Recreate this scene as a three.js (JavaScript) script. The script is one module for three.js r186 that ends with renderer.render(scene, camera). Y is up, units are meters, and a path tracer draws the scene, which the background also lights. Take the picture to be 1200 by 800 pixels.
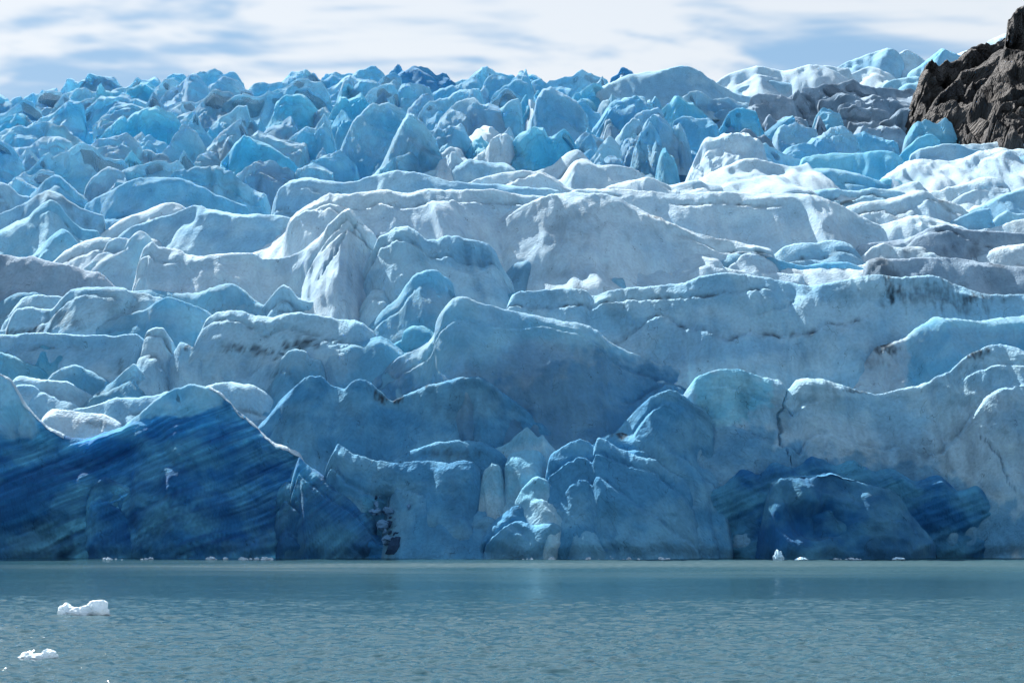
import * as THREE from 'three';
import { mergeGeometries, toCreasedNormals } from 'three/addons/utils/BufferGeometryUtils.js';

// ---------------------------------------------------------------- camera, sky, sun, exposure
const scene = new THREE.Scene();
const FOCAL = 1903, EYE = 8, PITCH = Math.atan(189 / FOCAL);        // a long lens from a boat deck, tipped up at the glacier
const camera = new THREE.PerspectiveCamera(2 * Math.atan(400 / FOCAL) * 180 / Math.PI, 1200 / 800, 1, 6000);
camera.position.set(0, EYE, 0);
camera.rotation.x = PITCH;
camera.updateMatrixWorld();
const renderer = new THREE.WebGLRenderer({ antialias: true });
renderer.toneMapping = THREE.LinearToneMapping;
renderer.toneMappingExposure = 2.8;
renderer.shadowMap.enabled = true;

// ---------------------------------------------------------------- noise
let seed = 7;
const rnd = () => { seed = (seed * 1664525 + 1013904223) >>> 0; return seed / 4294967296; };
const PERM = new Uint8Array(512);
{ const p = [...Array(256).keys()]; for (let i = 255; i > 0; i--) { const j = Math.floor(rnd() * (i + 1)); [p[i], p[j]] = [p[j], p[i]]; } for (let i = 0; i < 512; i++) PERM[i] = p[i & 255]; }
const fade = (t) => t * t * t * (t * (t * 6 - 15) + 10);
function grad(h, x, y, z) { h &= 15; const u = h < 8 ? x : y, v = h < 4 ? y : h === 12 || h === 14 ? x : z; return ((h & 1) ? -u : u) + ((h & 2) ? -v : v); }
function noise(x, y, z) {
  const fx = Math.floor(x), fy = Math.floor(y), fz = Math.floor(z), X = fx & 255, Y = fy & 255, Z = fz & 255;
  x -= fx; y -= fy; z -= fz;
  const u = fade(x), v = fade(y), w = fade(z), A = PERM[X] + Y, AA = PERM[A] + Z, AB = PERM[A + 1] + Z, B = PERM[X + 1] + Y, BA = PERM[B] + Z, BB = PERM[B + 1] + Z;
  const L = (a, b, t) => a + (b - a) * t;
  return L(L(L(grad(PERM[AA], x, y, z), grad(PERM[BA], x - 1, y, z), u), L(grad(PERM[AB], x, y - 1, z), grad(PERM[BB], x - 1, y - 1, z), u), v),
    L(L(grad(PERM[AA + 1], x, y, z - 1), grad(PERM[BA + 1], x - 1, y, z - 1), u), L(grad(PERM[AB + 1], x, y - 1, z - 1), grad(PERM[BB + 1], x - 1, y - 1, z - 1), u), v), w);
}
const fbm = (x, y, z, o = 4) => { let s = 0, a = 1; for (let i = 0; i < o; i++) { s += a * noise(x, y, z); a *= 0.5; x = x * 2.03 + 7.1; y = y * 2.03 + 3.7; z = z * 2.03 + 1.3; } return s; };
function cups(x, y, z) {                                             // hollows that meet in sharp edges: the squared distance to the nearest of scattered points
  x += z * 0.6; const X = Math.floor(x), Y = Math.floor(y); let m = 9;
  for (let i = -1; i <= 1; i++) for (let j = -1; j <= 1; j++) {
    const h = PERM[(PERM[(X + i) & 255] + Y + j) & 255], a = X + i + PERM[h] / 255 - x, b = Y + j + PERM[(h + 71) & 255] / 255 - y, d = a * a + b * b;
    if (d < m) m = d;
  }
  return m;
}
function kinks(x, k) { const X = Math.floor(x), f = x - X, H = (i) => PERM[(PERM[(X + i) & 255] + k * 29) & 255] / 255 - 0.5; return lerp(H(0), H(1), f); }   // broken line
function planes(x, y, k) {                                           // flat broken faces: random heights on a triangular net, straight between them
  const sx = x + y * 0.5773, sy = y * 1.1547, X = Math.floor(sx), Y = Math.floor(sy), fx = sx - X, fy = sy - Y, H = (i, j) => PERM[(PERM[(X + i + k * 37) & 255] + Y + j) & 255] / 255 - 0.5;
  const a = H(1, 0), b = H(0, 1); return fx + fy < 1 ? H(0, 0) * (1 - fx - fy) + a * fx + b * fy : H(1, 1) * (fx + fy - 1) + a * (1 - fy) + b * (1 - fx);
}
const smooth = (a, b, x) => { const t = Math.min(1, Math.max(0, (x - a) / (b - a))); return t * t * (3 - 2 * t); };
const lerp = (a, b, t) => a + (b - a) * t;
const clamp = (x, a, b) => Math.min(b, Math.max(a, x));

// ---------------------------------------------------------------- sky: pale blue air with thin drawn-out cloud, the same all round
const SUN = new THREE.Vector3(-0.40, 0.76, -0.55).normalize();      // high behind the glacier, a little to one side
{
  const W = 4096, H = 2048, data = new Float32Array(W * H * 4);
  for (let j = 0; j < H; j++) {
    const el = ((j + 0.5) / H - 0.5) * Math.PI, up = Math.sin(el);
    if (el < -0.01) { for (let i = 0; i < W; i++) data.set([0.15, 0.19, 0.23, 1], (j * W + i) * 4); continue; }
    for (let i = 0; i < W; i++) {
      const az = ((i + 0.5) / W - 0.5) * 2 * Math.PI, x = Math.cos(el) * Math.cos(az), z = Math.cos(el) * Math.sin(az);
      const h = Math.max(0.02, up), k = Math.pow(1 - Math.min(1, h), 2.6);
      let r = lerp(0.11, 0.62, k), g = lerp(0.36, 0.83, k), b = lerp(0.70, 1.04, k);
      const s = 1 / (h + 0.22), px = x * s, pz = z * s;             // a cloud layer seen in perspective
      const warp = fbm(px * 1.5, 3.1, pz * 1.5, 2) * 0.7;
      let c = fbm(px * 2.6 + warp + 3.3, 9.2, pz * 5.2 - warp, 5) * 0.9 + (el < 0.5 ? fbm(px * 8 + warp * 4, 1.7, pz * 26 + warp * 2, 4) * 0.38 : 0);
      c = smooth(-0.46, 0.22, c + 0.30 * k);
      const t = c * lerp(0.54, 1.0, k);
      const glow = Math.pow(Math.max(0, x * SUN.x + up * SUN.y + z * SUN.z), 5) * 0.22;
      r = lerp(r, 1.04, t) + glow; g = lerp(g, 1.05, t) + glow * 0.98; b = lerp(b, 1.06, t) + glow * 0.95;
      const n = (j * W + i) * 4; data[n] = r * 0.33; data[n + 1] = g * 0.33; data[n + 2] = b * 0.33; data[n + 3] = 1;
    }
  }
  const sky = new THREE.DataTexture(data, W, H, THREE.RGBAFormat, THREE.FloatType);
  sky.mapping = THREE.EquirectangularReflectionMapping; sky.magFilter = THREE.LinearFilter; sky.minFilter = THREE.LinearFilter; sky.needsUpdate = true;
  scene.background = sky; scene.environment = sky;
}
const sun = new THREE.DirectionalLight(new THREE.Color(1.0, 0.955, 0.89), 5.0);
sun.position.copy(SUN).multiplyScalar(900).add(new THREE.Vector3(0, 0, -400));
sun.target.position.set(0, 60, -400); scene.add(sun.target);
sun.castShadow = true; sun.shadow.mapSize.set(4096, 4096);
Object.assign(sun.shadow.camera, { left: -420, right: 420, top: 420, bottom: -420, near: 10, far: 2000 });
scene.add(sun);

// ---------------------------------------------------------------- survey: bearings taken on the photograph, and how far off each stands
const CP = Math.cos(PITCH), SP = Math.sin(PITCH);
function at(px, py, d) {                                            // the point d metres out on the bearing of a pixel of the 1200 x 800 photograph
  const x = px - 600, y = (400 - py) * CP + FOCAL * SP, z = FOCAL * CP - (400 - py) * SP;
  return new THREE.Vector3(x / z * d, EYE + y / z * d, -d);
}
function bearing(x, y, z) {                                         // the other way round
  const yy = y - EYE, zc = -(z) * CP + yy * SP, yc = yy * CP + z * SP;
  return [600 + FOCAL * x / zc, 400 - FOCAL * yc / zc];
}
const SURVEY = [[700, 236], [652, 240], [600, 243], [560, 247], [520, 254], [480, 262], [450, 269], [420, 278], [380, 293], [330, 321], [280, 363], [230, 422], [180, 508], [140, 600], [110, 690], [85, 790], [60, 900], [20, 1100]];
function reach(py) { for (let i = 1; i < SURVEY.length; i++) if (py >= SURVEY[i][0]) { const [a, b] = [SURVEY[i - 1], SURVEY[i]]; return lerp(a[1], b[1], (a[0] - py) / (a[0] - b[0])); } return 1100; }
function rise(d) { for (let i = 1; i < SURVEY.length; i++) if (d <= SURVEY[i][1]) { const [a, b] = [SURVEY[i - 1], SURVEY[i]]; return lerp(a[0], b[0], (d - a[1]) / (b[1] - a[1])); } return 20; }
const SKYLINE = [[-400, 125], [0, 122], [60, 112], [120, 104], [200, 103], [300, 108], [400, 100], [500, 99], [600, 100], [700, 104], [800, 98], [860, 104], [950, 92], [1040, 82], [1100, 80], [1600, 70]];
function skyline(px) { for (let i = 1; i < SKYLINE.length; i++) if (px <= SKYLINE[i][0]) { const [a, b] = [SKYLINE[i - 1], SKYLINE[i]]; return lerp(a[1], b[1], (px - a[0]) / (b[0] - a[0])); } return 70; }

// ---------------------------------------------------------------- textures of what the ice and rock are made of
function dataTexture(n, fn, srgb) {
  const d = new Uint8Array(n * n * 4);
  for (let j = 0; j < n; j++) for (let i = 0; i < n; i++) { const c = fn(i / n, j / n), k = (j * n + i) * 4; d[k] = c[0] * 255; d[k + 1] = c[1] * 255; d[k + 2] = c[2] * 255; d[k + 3] = 255; }
  const t = new THREE.DataTexture(d, n, n); t.wrapS = t.wrapT = THREE.RepeatWrapping; t.magFilter = THREE.LinearFilter; t.minFilter = THREE.LinearMipmapLinearFilter; t.generateMipmaps = true;
  if (srgb) t.colorSpace = THREE.SRGBColorSpace; t.needsUpdate = true; return t;
}
const TAU = Math.PI * 2;
function tnoise(u, v, f, s) {                                       // noise that joins at the edges
  const n = Math.round(f), x = u * n, y = v * n, X = Math.floor(x), Y = Math.floor(y), fx = x - X, fy = y - Y, k = Math.floor(s * 7) & 255;
  const g = (i, j) => { const h = PERM[(PERM[(((X + i) % n + n) % n + k) & 255] + ((Y + j) % n + n) % n) & 255] / 256 * TAU; return Math.cos(h) * (fx - i) + Math.sin(h) * (fy - j); };
  const a = fade(fx), b = fade(fy); return lerp(lerp(g(0, 0), g(1, 0), a), lerp(g(0, 1), g(1, 1), a), b) * 1.4;
}
const tf = (u, v, f, s, o = 4) => { let r = 0, a = 1; for (let i = 0; i < o; i++) { r += a * tnoise(u, v, f, s + i * 13.7); a *= 0.55; f *= 2.1; } return r; };
const iceGrain = dataTexture(512, (u, v) => {
  const pits = tf(u, v, 46, 3, 3), scallop = Math.abs(tf(u, v, 17, 21, 3)), fine = tnoise(u, v, 190, 8);
  const h = clamp(0.5 + pits * 0.22 + (0.3 - scallop) * 0.45 + fine * 0.12, 0, 1); return [h, h, h];
});
const iceTint = dataTexture(512, (u, v) => {
  const a = tf(u, v, 9, 5, 5), b = tf(u, v, 60, 31, 3), dots = smooth(0.74, 0.88, tnoise(u, v, 52, 77)) * 0.22, seams = (1 - smooth(0.0, 0.02, Math.abs(tf(u, v, 5, 91, 4)))) * smooth(0.0, 0.4, tnoise(u, v, 7, 43)) * 0.3;
  const k = clamp(0.955 + a * 0.05 + b * 0.05 - dots - seams, 0.2, 1);
  return [clamp(k - dots * 0.12, 0, 1), k, clamp(k + 0.015 + dots * 0.05, 0, 1)];
}, true);
const rockGrain = dataTexture(512, (u, v) => {
  const a = Math.abs(tf(u, v, 12, 61, 5)), b = tf(u, v, 70, 15, 3), h = clamp(0.85 - a * 0.9 + b * 0.2, 0, 1); return [h, h, h];
});
for (const t of [iceGrain, iceTint]) t.repeat.set(1 / 17, 1 / 17);
iceTint.repeat.set(1 / 31, 1 / 31); rockGrain.repeat.set(1 / 40, 1 / 40);

const DEPTH = new THREE.Color().setRGB(0.07, 0.62, 0.80);              // what is left of white light after its way through the ice
const ICE = {
  firm: new THREE.MeshPhysicalMaterial({ vertexColors: true, map: iceTint, bumpMap: iceGrain, bumpScale: 0.15, roughness: 1, ior: 1.31, transmission: 0.26, thickness: 1, attenuationColor: DEPTH, attenuationDistance: 10 }),
  clear: new THREE.MeshPhysicalMaterial({ vertexColors: true, map: iceTint, bumpMap: iceGrain, bumpScale: 0.12, roughness: 1, ior: 1.31, transmission: 0.52, thickness: 1, attenuationColor: DEPTH, attenuationDistance: 13 }),
};
const ROCK = new THREE.MeshStandardMaterial({ vertexColors: true, bumpMap: rockGrain, bumpScale: 1.8, roughness: 0.9 });

// ---------------------------------------------------------------- names, labels
const taken = {};
const numbered = (n) => { const k = taken[n] = (taken[n] ?? -1) + 1; return k ? `${n}_${String(k).padStart(3, '0')}` : n; };
function put(o, name, label, category, group, kind) {
  o.name = numbered(name);
  if (label) o.userData.label = label;
  if (category) o.userData.category = category;
  if (group) o.userData.group = group;
  if (kind) o.userData.kind = kind;
  o.traverse((m) => { m.castShadow = m.receiveShadow = true; });
  scene.add(o); return o;
}

// ---------------------------------------------------------------- colours of the ice (linear)
const TONE = {
  w: [[0.57, 0.72, 0.79], [0.43, 0.61, 0.72]],      // weathered, crusted
  p: [[0.39, 0.62, 0.74], [0.26, 0.51, 0.68]],      // pale blue
  c: [[0.36, 0.63, 0.76], [0.19, 0.50, 0.69]],      // cyan
  q: [[0.28, 0.63, 0.76], [0.14, 0.51, 0.71]],      // bright cyan, clear
  b: [[0.15, 0.41, 0.60], [0.075, 0.30, 0.52]],      // dense blue
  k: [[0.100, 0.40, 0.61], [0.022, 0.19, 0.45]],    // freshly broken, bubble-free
  d: [[0.34, 0.46, 0.56], [0.21, 0.32, 0.42]],      // dirty
};
const GRIT = [0.038, 0.052, 0.070];

function inside(poly, x, y) { let c = false; for (let i = 0, j = poly.length - 1; i < poly.length; j = i++) { const [a, b] = poly[i], [e, f] = poly[j]; if ((b > y) !== (f > y) && x < (e - a) * (y - b) / (f - b) + a) c = !c; } return c; }
function edgeDistance(line, x, y) { let m = 1e9; for (let i = 1; i < line.length; i++) { const [a, b] = line[i - 1], [e, f] = line[i], l = (e - a) ** 2 + (f - b) ** 2, t = clamp(((x - a) * (e - a) + (y - b) * (f - b)) / l, 0, 1); m = Math.min(m, Math.hypot(x - a - t * (e - a), y - b - t * (f - b))); } return m; }
const pts = (s) => s.trim().split(/\s+/).map((p) => p.split(',').map(Number));

// ---------------------------------------------------------------- one body of ice or rock: a crest with a rounded edge, a face to the lake and a back
let bodies = 0, made = null;                                       // made: the last one's number and distance, for a crust laid over it
function body(foot, crestText, o = {}) {
  const n0 = o.like ? o.like.n0 : ++bodies, crest = pts(crestText), tone = TONE[o.tone ?? 'p'], lean0 = o.lean ?? 0.45;
  const top = Math.min(...crest.map((p) => p[1])), d0 = reach(foot) + (o.near ? -o.near : 0), scale = d0 / FOCAL;
  const faceM = Math.max(2, (foot - top) * scale), dTop = o.like ? o.like.dTop : d0 + faceM * lean0 * 0.8 + (o.back ?? 0);
  made = { n0, dTop };
  const ctrl = crest.map(([x, y, l, z]) => ({ x, y, l: l === undefined || Number.isNaN(l) ? lean0 : l, z: z ?? 0 }));
  const drop = (p, q, s) => { const h = Math.max(6, foot - p.y + 8); return { x: p.x + s * Math.max(3, h * (o.drop ?? 0.22)), y: p.y + h, l: p.l, z: p.z }; };
  if (!o.crust) { ctrl.unshift(drop(ctrl[0], ctrl[1], -1)); ctrl.push(drop(ctrl[ctrl.length - 1], ctrl[ctrl.length - 2], 1)); }
  const curve = new THREE.CatmullRomCurve3(ctrl.map((p) => new THREE.Vector3(p.x, p.y, 0)), false, 'centripetal');
  let lengthPx = 0; for (let i = 1; i < ctrl.length; i++) lengthPx += Math.hypot(ctrl[i].x - ctrl[i - 1].x, ctrl[i].y - ctrl[i - 1].y);
  const nU = clamp(Math.round(lengthPx / (o.step ?? 2.3) * 0.86), 22, 420), nF = o.crust ? 14 : clamp(Math.round((foot - top) / (o.rowStep ?? 1.9) * 0.88), 15, 110), nB = 7, M = nF + nB + 1;
  const base = o.sink === undefined && foot >= 505 ? -3 : bearingHeight(foot, reach(foot)) - (o.sink ?? (foot > 430 ? 14 : 7)), round = o.round ?? 0.22 * Math.pow(d0 / 250, 0.8), rough = o.rough ?? 1;
  const pos = new Float32Array(nU * M * 3), col = new Float32Array(nU * M * 3), uv = new Float32Array(nU * M * 2);
  const tmp = new THREE.Vector3(), seg = ctrl.length - 1; let arc = 0, lx = null;
  const sk = Math.pow(d0 / 250, 0.55);                               // far off only the larger shapes can be told
  const yaw = o.yaw ?? (noise(n0 * 3.7, 0.5, 0.5) * 0.5), FX = Math.sin(yaw), FZ = Math.cos(yaw);
  const line = [], level = [], slant = o.slant ?? noise(n0 * 1.9, 7.7, 0.5) * (foot > 500 ? 0.3 : 0.8);
  for (let i = 0; i < nU; i++) {                                      // the crest itself
    const a = i / (nU - 1) * seg, k = Math.min(seg - 1, Math.floor(a)), f = a - k, e = o.angular ?? 0.35; curve.getPoint(i / (nU - 1), tmp);
    tmp.x = lerp(tmp.x, lerp(ctrl[k].x, ctrl[k + 1].x, f), e); tmp.y = lerp(tmp.y, lerp(ctrl[k].y, ctrl[k + 1].y, f), e);
    const P = at(tmp.x, tmp.y, dTop + lerp(ctrl[k].z, ctrl[k + 1].z, smooth(0, 1, f))), s = P.x + n0 * 31;
    P.y += rough * (o.jag > 1 ? 1 : 0.55) * (noise(s * 0.5 / sk, 4.4, n0) * 0.36 - Math.abs(noise(s * 0.95 / sk, 8.4, n0)) * 0.42 + noise(s * 2.7 / sk, 2.4, n0) * 0.13 + (o.jag ?? 0.45) * (kinks(s * 0.21 / sk, n0) * 1.5 + kinks(s * 0.55 / sk, n0 + 2) * 0.8)) * sk;
    line.push(P); level.push(clamp(lerp(ctrl[k].l, ctrl[k + 1].l, smooth(0, 1, f)), 0.25, 2));
  }
  const win = Math.max(3, Math.round(nU * 0.09)), even = line.map((_, i) => { let q = 0, n = 0; for (let k = Math.max(0, i - win); k <= Math.min(nU - 1, i + win); k++) { q += line[k].y; n++; } return q / n; });
  for (let i = 0; i < nU; i++) {
    const P = line[i], l = level[i], s = P.x + n0 * 31, uneven = clamp(even[i] - P.y, -6 * sk, 6 * sk);   // dents of the crest do not run down the whole face
    const rim = (o.rim ?? 1) * Math.pow(d0 / 250, 0.75) * clamp(0.5 + noise(s * 0.12 / sk, 3.3, n0) * 1.7 + noise(s * 0.5 / sk, 5.3, n0) * 0.8, 0.03, 2.0), rimT = 0.22 * Math.pow(d0 / 250, 0.75);
    const T = o.crust ? o.crust * clamp(0.75 + noise(s * 0.2, 1.1, 3) + noise(s * 0.7, 4.1, 3) * 0.6, 0.15, 2) : Math.max(0.8, P.y - base); if (o.crust) P.y += 0.10;
    if (lx) arc += lx.distanceTo(P); lx = P.clone();
    for (let m = 0; m < M; m++) {
      const front = m <= nF, j = front ? nF - m : m - nF, t = T * Math.pow(j / (front ? nF : nB), front ? 1.55 : 1.8), tE = front && !o.crust ? Math.max(t * 0.5, t + uneven * smooth(0.4, 6 * sk, t)) : t;
      const bend = 7 * sk, ll = front ? lean0 + (l - lean0) * bend / (t + bend) : (o.rear ?? 0.5), out = Math.sqrt((ll * tE) ** 2 + 2 * round * tE) + (front ? (o.flare ?? 0.12) * t * t / (T + 4) + rim * (1 - Math.exp(-t / rimT)) : 0), sgn = front ? 1 : -1;
      let x = P.x + FX * out * sgn + slant * t * (o.crust ? 0 : t / (t + 4)), y = P.y - t, z = P.z + FZ * out * sgn;
      const far = o.crust ? 0.12 : smooth(0.02, 1.9 * sk, t);
      const qx = x / sk + n0 * 17, qy = y / sk, qz = z / sk;
      const fo = o.facet ?? 0.5, wx = qx + qz * 0.45 + noise(qx * 0.21, qy * 0.21, n0) * (o.crisp ? 0.8 : 2.0), wy = qy + noise(qx * 0.21, qy * 0.21, n0 + 5) * (o.crisp ? 0.8 : 2.0);
      let h = fbm(qx * 0.075, qy * 0.06, qz * 0.075, 2) * 1.4 * (o.swell ?? 1) + (cups(qx * 0.15, qy * 0.10, qz * 0.1) - 0.35) * 0.7 * (o.crease ?? 1) + fbm(qx * 0.6, qy * 0.5, qz * 0.5, 3) * 0.10;
      h += fo * (planes(wx * 0.17 + wy * 0.05, wy * 0.11 - wx * 0.03, n0) * 3.4 + planes(wx * 0.42 - wy * 0.1, wy * 0.30 + wx * 0.12, n0 + 3) * 1.25 + planes(wx * 1.05 + wy * 0.3, wy * 0.8 - wx * 0.2, n0 + 6) * 0.42);
      h += (cups(qx * 0.47 + fbm(qx * 0.2, qy * 0.2, 1, 2), qy * 0.36, qz * 0.4) - 0.25) * 0.22;
      if (sk < 1.3) h += (cups(qx * 1.3, qy * 1.0 + qx * 0.3, qz) - 0.25) * 0.07;
      let seam = 0;
      if (front && T > 7 && !o.crust) for (let q = 0; q < 2; q++) {   // ledges where one sheet of ice lies on the next
        const tb = (q ? 8.5 : 3.2) * sk * (1 + noise(s * 0.05 / sk, q * 9 + 3, n0) * 1.3 + kinks(s * 0.3 / sk, n0 + q) * 0.25), gate = (o.ledge ?? 1) * smooth(-0.05, 0.12, noise(s * 0.045 / sk, q * 5 + 2, n0 * 1.7 + q));
        if (gate > 0) { h += gate * (0.85 * smooth(tb, tb + 0.35 * sk, t) - 0.35 * smooth(tb - 0.9 * sk, tb, t) * (t < tb ? 1 : 0)); const w = (t - tb + 0.15 * sk) / (0.42 * sk); seam = Math.max(seam, gate * Math.exp(-w * w)); }
      }
      if (o.shelf) { const b = (qy * 0.9 + qx * 0.5 + fbm(qx * 0.12, qy * 0.12, qz, 2) * 3) * 0.35, fl = b - Math.floor(b); h += o.shelf * (smooth(0.0, 0.85, fl) - smooth(0.85, 1, fl)) * 0.8; }
      const fs = s + y * slant, flute = rough * sk * (o.flute ?? 1) * (noise(fs * 0.09 / sk, y * 0.05 / sk, n0 * 1.3) * 1.8 + Math.abs(noise(fs * 0.22 / sk, y * 0.09 / sk, n0 * 1.3 + 4)) * 0.8);
      if (o.layers) { const q = y * 0.86 - x * (o.layers.tilt ?? 0.42) + fbm(x * 0.05, y * 0.05, n0, 2) * 1.1; h += noise(q * 1.5, x * 0.07, n0) * 0.35 + noise(q * 4.2, x * 0.16, n0 + 4) * 0.14; }
      h = (h * rough * sk + flute) * far;
      const [bx, by] = o.paint || o.dent || o.crack || o.grit ? bearing(x, y, z) : [0, 0];
      if (front) {
        if (foot >= 640) h -= 1.3 * smooth(1.7, 0.2, y + noise(qx * 0.25, 2, 7) * 0.9);           // the lake has eaten a notch along the waterline
        if (o.dent) for (const [cx, cy, rx, ry, dp] of o.dent) { const q = Math.hypot((bx - cx) / rx, (by - cy) / ry) + noise(qx * 0.3, qy * 0.3, 5) * 0.22; if (q < 1) h -= dp * smooth(1, 0.35, q); }
        if (o.crack) for (const [line, wide, dp] of o.crack) { const jx = fbm(qx * 0.5, qy * 0.5, 2, 3) * 5, e = line[0], f = line[line.length - 1], run = clamp(Math.min(Math.hypot(bx - e[0], by - e[1]) * 3, Math.hypot(bx - f[0], by - f[1])) / 40, 0.12, 1), q = edgeDistance(line, bx + jx, by) / (wide * run * (0.75 + noise(qx * 0.9, qy * 0.9, 6) * 0.5)); if (q < 1) h -= dp * (1 - q * q); }
      }
      const dirUp = Math.min(0.8, ll * 0.7), dl = Math.hypot(1, dirUp);
      x += FX * sgn * h / dl; z += FZ * sgn * h / dl; y += h * dirUp / dl;
      const v = i * M + m; pos[v * 3] = x; pos[v * 3 + 1] = y; pos[v * 3 + 2] = z;
      uv[v * 2] = arc + n0 * 5.3; uv[v * 2 + 1] = (front ? -1 : 1) * t * Math.hypot(1, ll) + n0 * 3.1;
      // what the ice is made of here: patches, drawn-out layers, grit
      let c0 = tone[0], c1 = tone[1];
      let mixv = smooth(-0.45, 0.45, fbm(qx * 0.09, qy * 0.14, qz * 0.09 + 9, 4) + noise(qx * 0.8, qy * 0.8, qz * 0.8) * 0.22);
      let r = lerp(c0[0], c1[0], mixv), g = lerp(c0[1], c1[1], mixv), b = lerp(c0[2], c1[2], mixv);
      if (o.layers) {                                                // foliation of clear ice, inclined
        const q = y * 0.86 - x * (o.layers.tilt ?? 0.42) + fbm(x * 0.05, y * 0.05, n0, 2) * 1.1, st = noise(q * 1.5, x * 0.07, n0) * 0.6 + noise(q * 4.2, x * 0.16, n0 + 4) * 0.5 + noise(q * 0.5, x * 0.04, n0 + 8) * 0.5, e = Math.pow(2, st * o.layers.amount);
        r *= e; g *= lerp(1, e, 0.85); b *= lerp(1, e, 0.65);
      }
      if (o.paint) for (const { poly, box, tone: pt, ragged = 5, amount = 1 } of o.paint) {
        const jx = fbm(qx * 0.35, qy * 0.35, 3, 4) * ragged, jy = fbm(qx * 0.35 + 9, qy * 0.35, 7, 4) * ragged, ex = bx + jx, ey = by + jy;
        if (ex < box[0] - 14 || ex > box[1] + 14 || ey < box[2] - 14 || ey > box[3] + 14) continue;
        const e = edgeDistance(poly, ex, ey) * (inside(poly, ex, ey) ? 1 : -1), blur = o.blur ?? 0.5 * ragged;
        const q = TONE[pt], f2 = amount * smooth(-blur, blur, e + noise(qx * 1.1, qy * 1.1, 4) * blur); r = lerp(r, lerp(q[0][0], q[1][0], mixv), f2); g = lerp(g, lerp(q[0][1], q[1][1], mixv), f2); b = lerp(b, lerp(q[0][2], q[1][2], mixv), f2);
      }
      let dirt = 0;
      if (o.dirt) {
        const streak = fbm(qx * 0.42, qy * 0.07, qz * 0.42, 4), patch = fbm(qx * 0.05 + 3, qy * 0.06, qz * 0.05, 3);
        dirt = o.dirt * smooth(0.05, 0.75, streak * 0.8 + patch * 0.9 + noise(qx * 2.2, qy * 1.1, qz) * 0.15);
      }
      if (o.grit) for (const [cx, cy, rx, ry, st] of o.grit) { const q = Math.hypot((bx - cx) / rx, (by - cy) / ry) + fbm(qx * 0.9, qy * 0.3, 11, 5) * 1.1; dirt = Math.max(dirt, st * smooth(1.0, 0.3, q) * clamp(0.75 + noise(qx * 2.5, qy * 1.2, 3) * 0.8, 0, 1)); }
      if (o.band) dirt = Math.max(dirt, o.band * seam * smooth(-0.15, 0.45, fbm(qx * 0.5, qy * 0.5, qz * 0.5, 3)));
      dirt = clamp(dirt, 0, 0.95);
      col[v * 3] = lerp(r, GRIT[0], dirt); col[v * 3 + 1] = lerp(g, GRIT[1], dirt); col[v * 3 + 2] = lerp(b, GRIT[2], dirt);
    }
  }
  const idx = [];
  for (let i = 0; i < nU - 1; i++) for (let m = 0; m < M; m++) { const m2 = (m + 1) % M, a = i * M + m, b = (i + 1) * M + m, c = (i + 1) * M + m2, e = i * M + m2; idx.push(a, b, c, a, c, e); }
  for (let m = 1; m < M - 1; m++) { idx.push(0, m, m + 1); const q = (nU - 1) * M; idx.push(q, q + m + 1, q + m); }
  const geo = new THREE.BufferGeometry();
  geo.setAttribute('position', new THREE.BufferAttribute(pos, 3)); geo.setAttribute('color', new THREE.BufferAttribute(col, 3)); geo.setAttribute('uv', new THREE.BufferAttribute(uv, 2));
  geo.setIndex(idx);
  if (o.crisp) return toCreasedNormals(geo, o.crisp);
  geo.computeVertexNormals();
  return geo;
}
function bearingHeight(py, d) { return at(600, py, d).y; }
const area = (tone, text, ragged, amount) => { const poly = pts(text); poly.push(poly[0]); const xs = poly.map((p) => p[0]), ys = poly.map((p) => p[1]); return { poly, tone, ragged, amount, box: [Math.min(...xs), Math.max(...xs), Math.min(...ys), Math.max(...ys)] }; };

// a body with a name of its own, standing at its base; with o.body it is a group whose first part has that name
function ice(name, foot, crest, o = {}) {
  const g = body(foot, crest, o); g.computeBoundingBox(); const bb = g.boundingBox, c = new THREE.Vector3((bb.min.x + bb.max.x) / 2, bb.min.y, (bb.min.z + bb.max.z) / 2);
  if (o.part) { const p = o.part.position; g.translate(-p.x, -p.y, -p.z); } else g.translate(-c.x, -c.y, -c.z);
  const mesh = new THREE.Mesh(g, o.material ?? (o.clear ? ICE.clear : ICE.firm));
  mesh.castShadow = mesh.receiveShadow = true;
  if (o.part) { mesh.name = name; if (o.label) mesh.userData.label = o.label; o.part.add(mesh); return mesh; }
  let top = mesh;
  if (o.body) { top = new THREE.Group(); mesh.name = o.body; top.add(mesh); }
  top.position.copy(c);
  return put(top, name, o.label, o.category ?? name.replace(/_/g, ' '), o.group);
}

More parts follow.
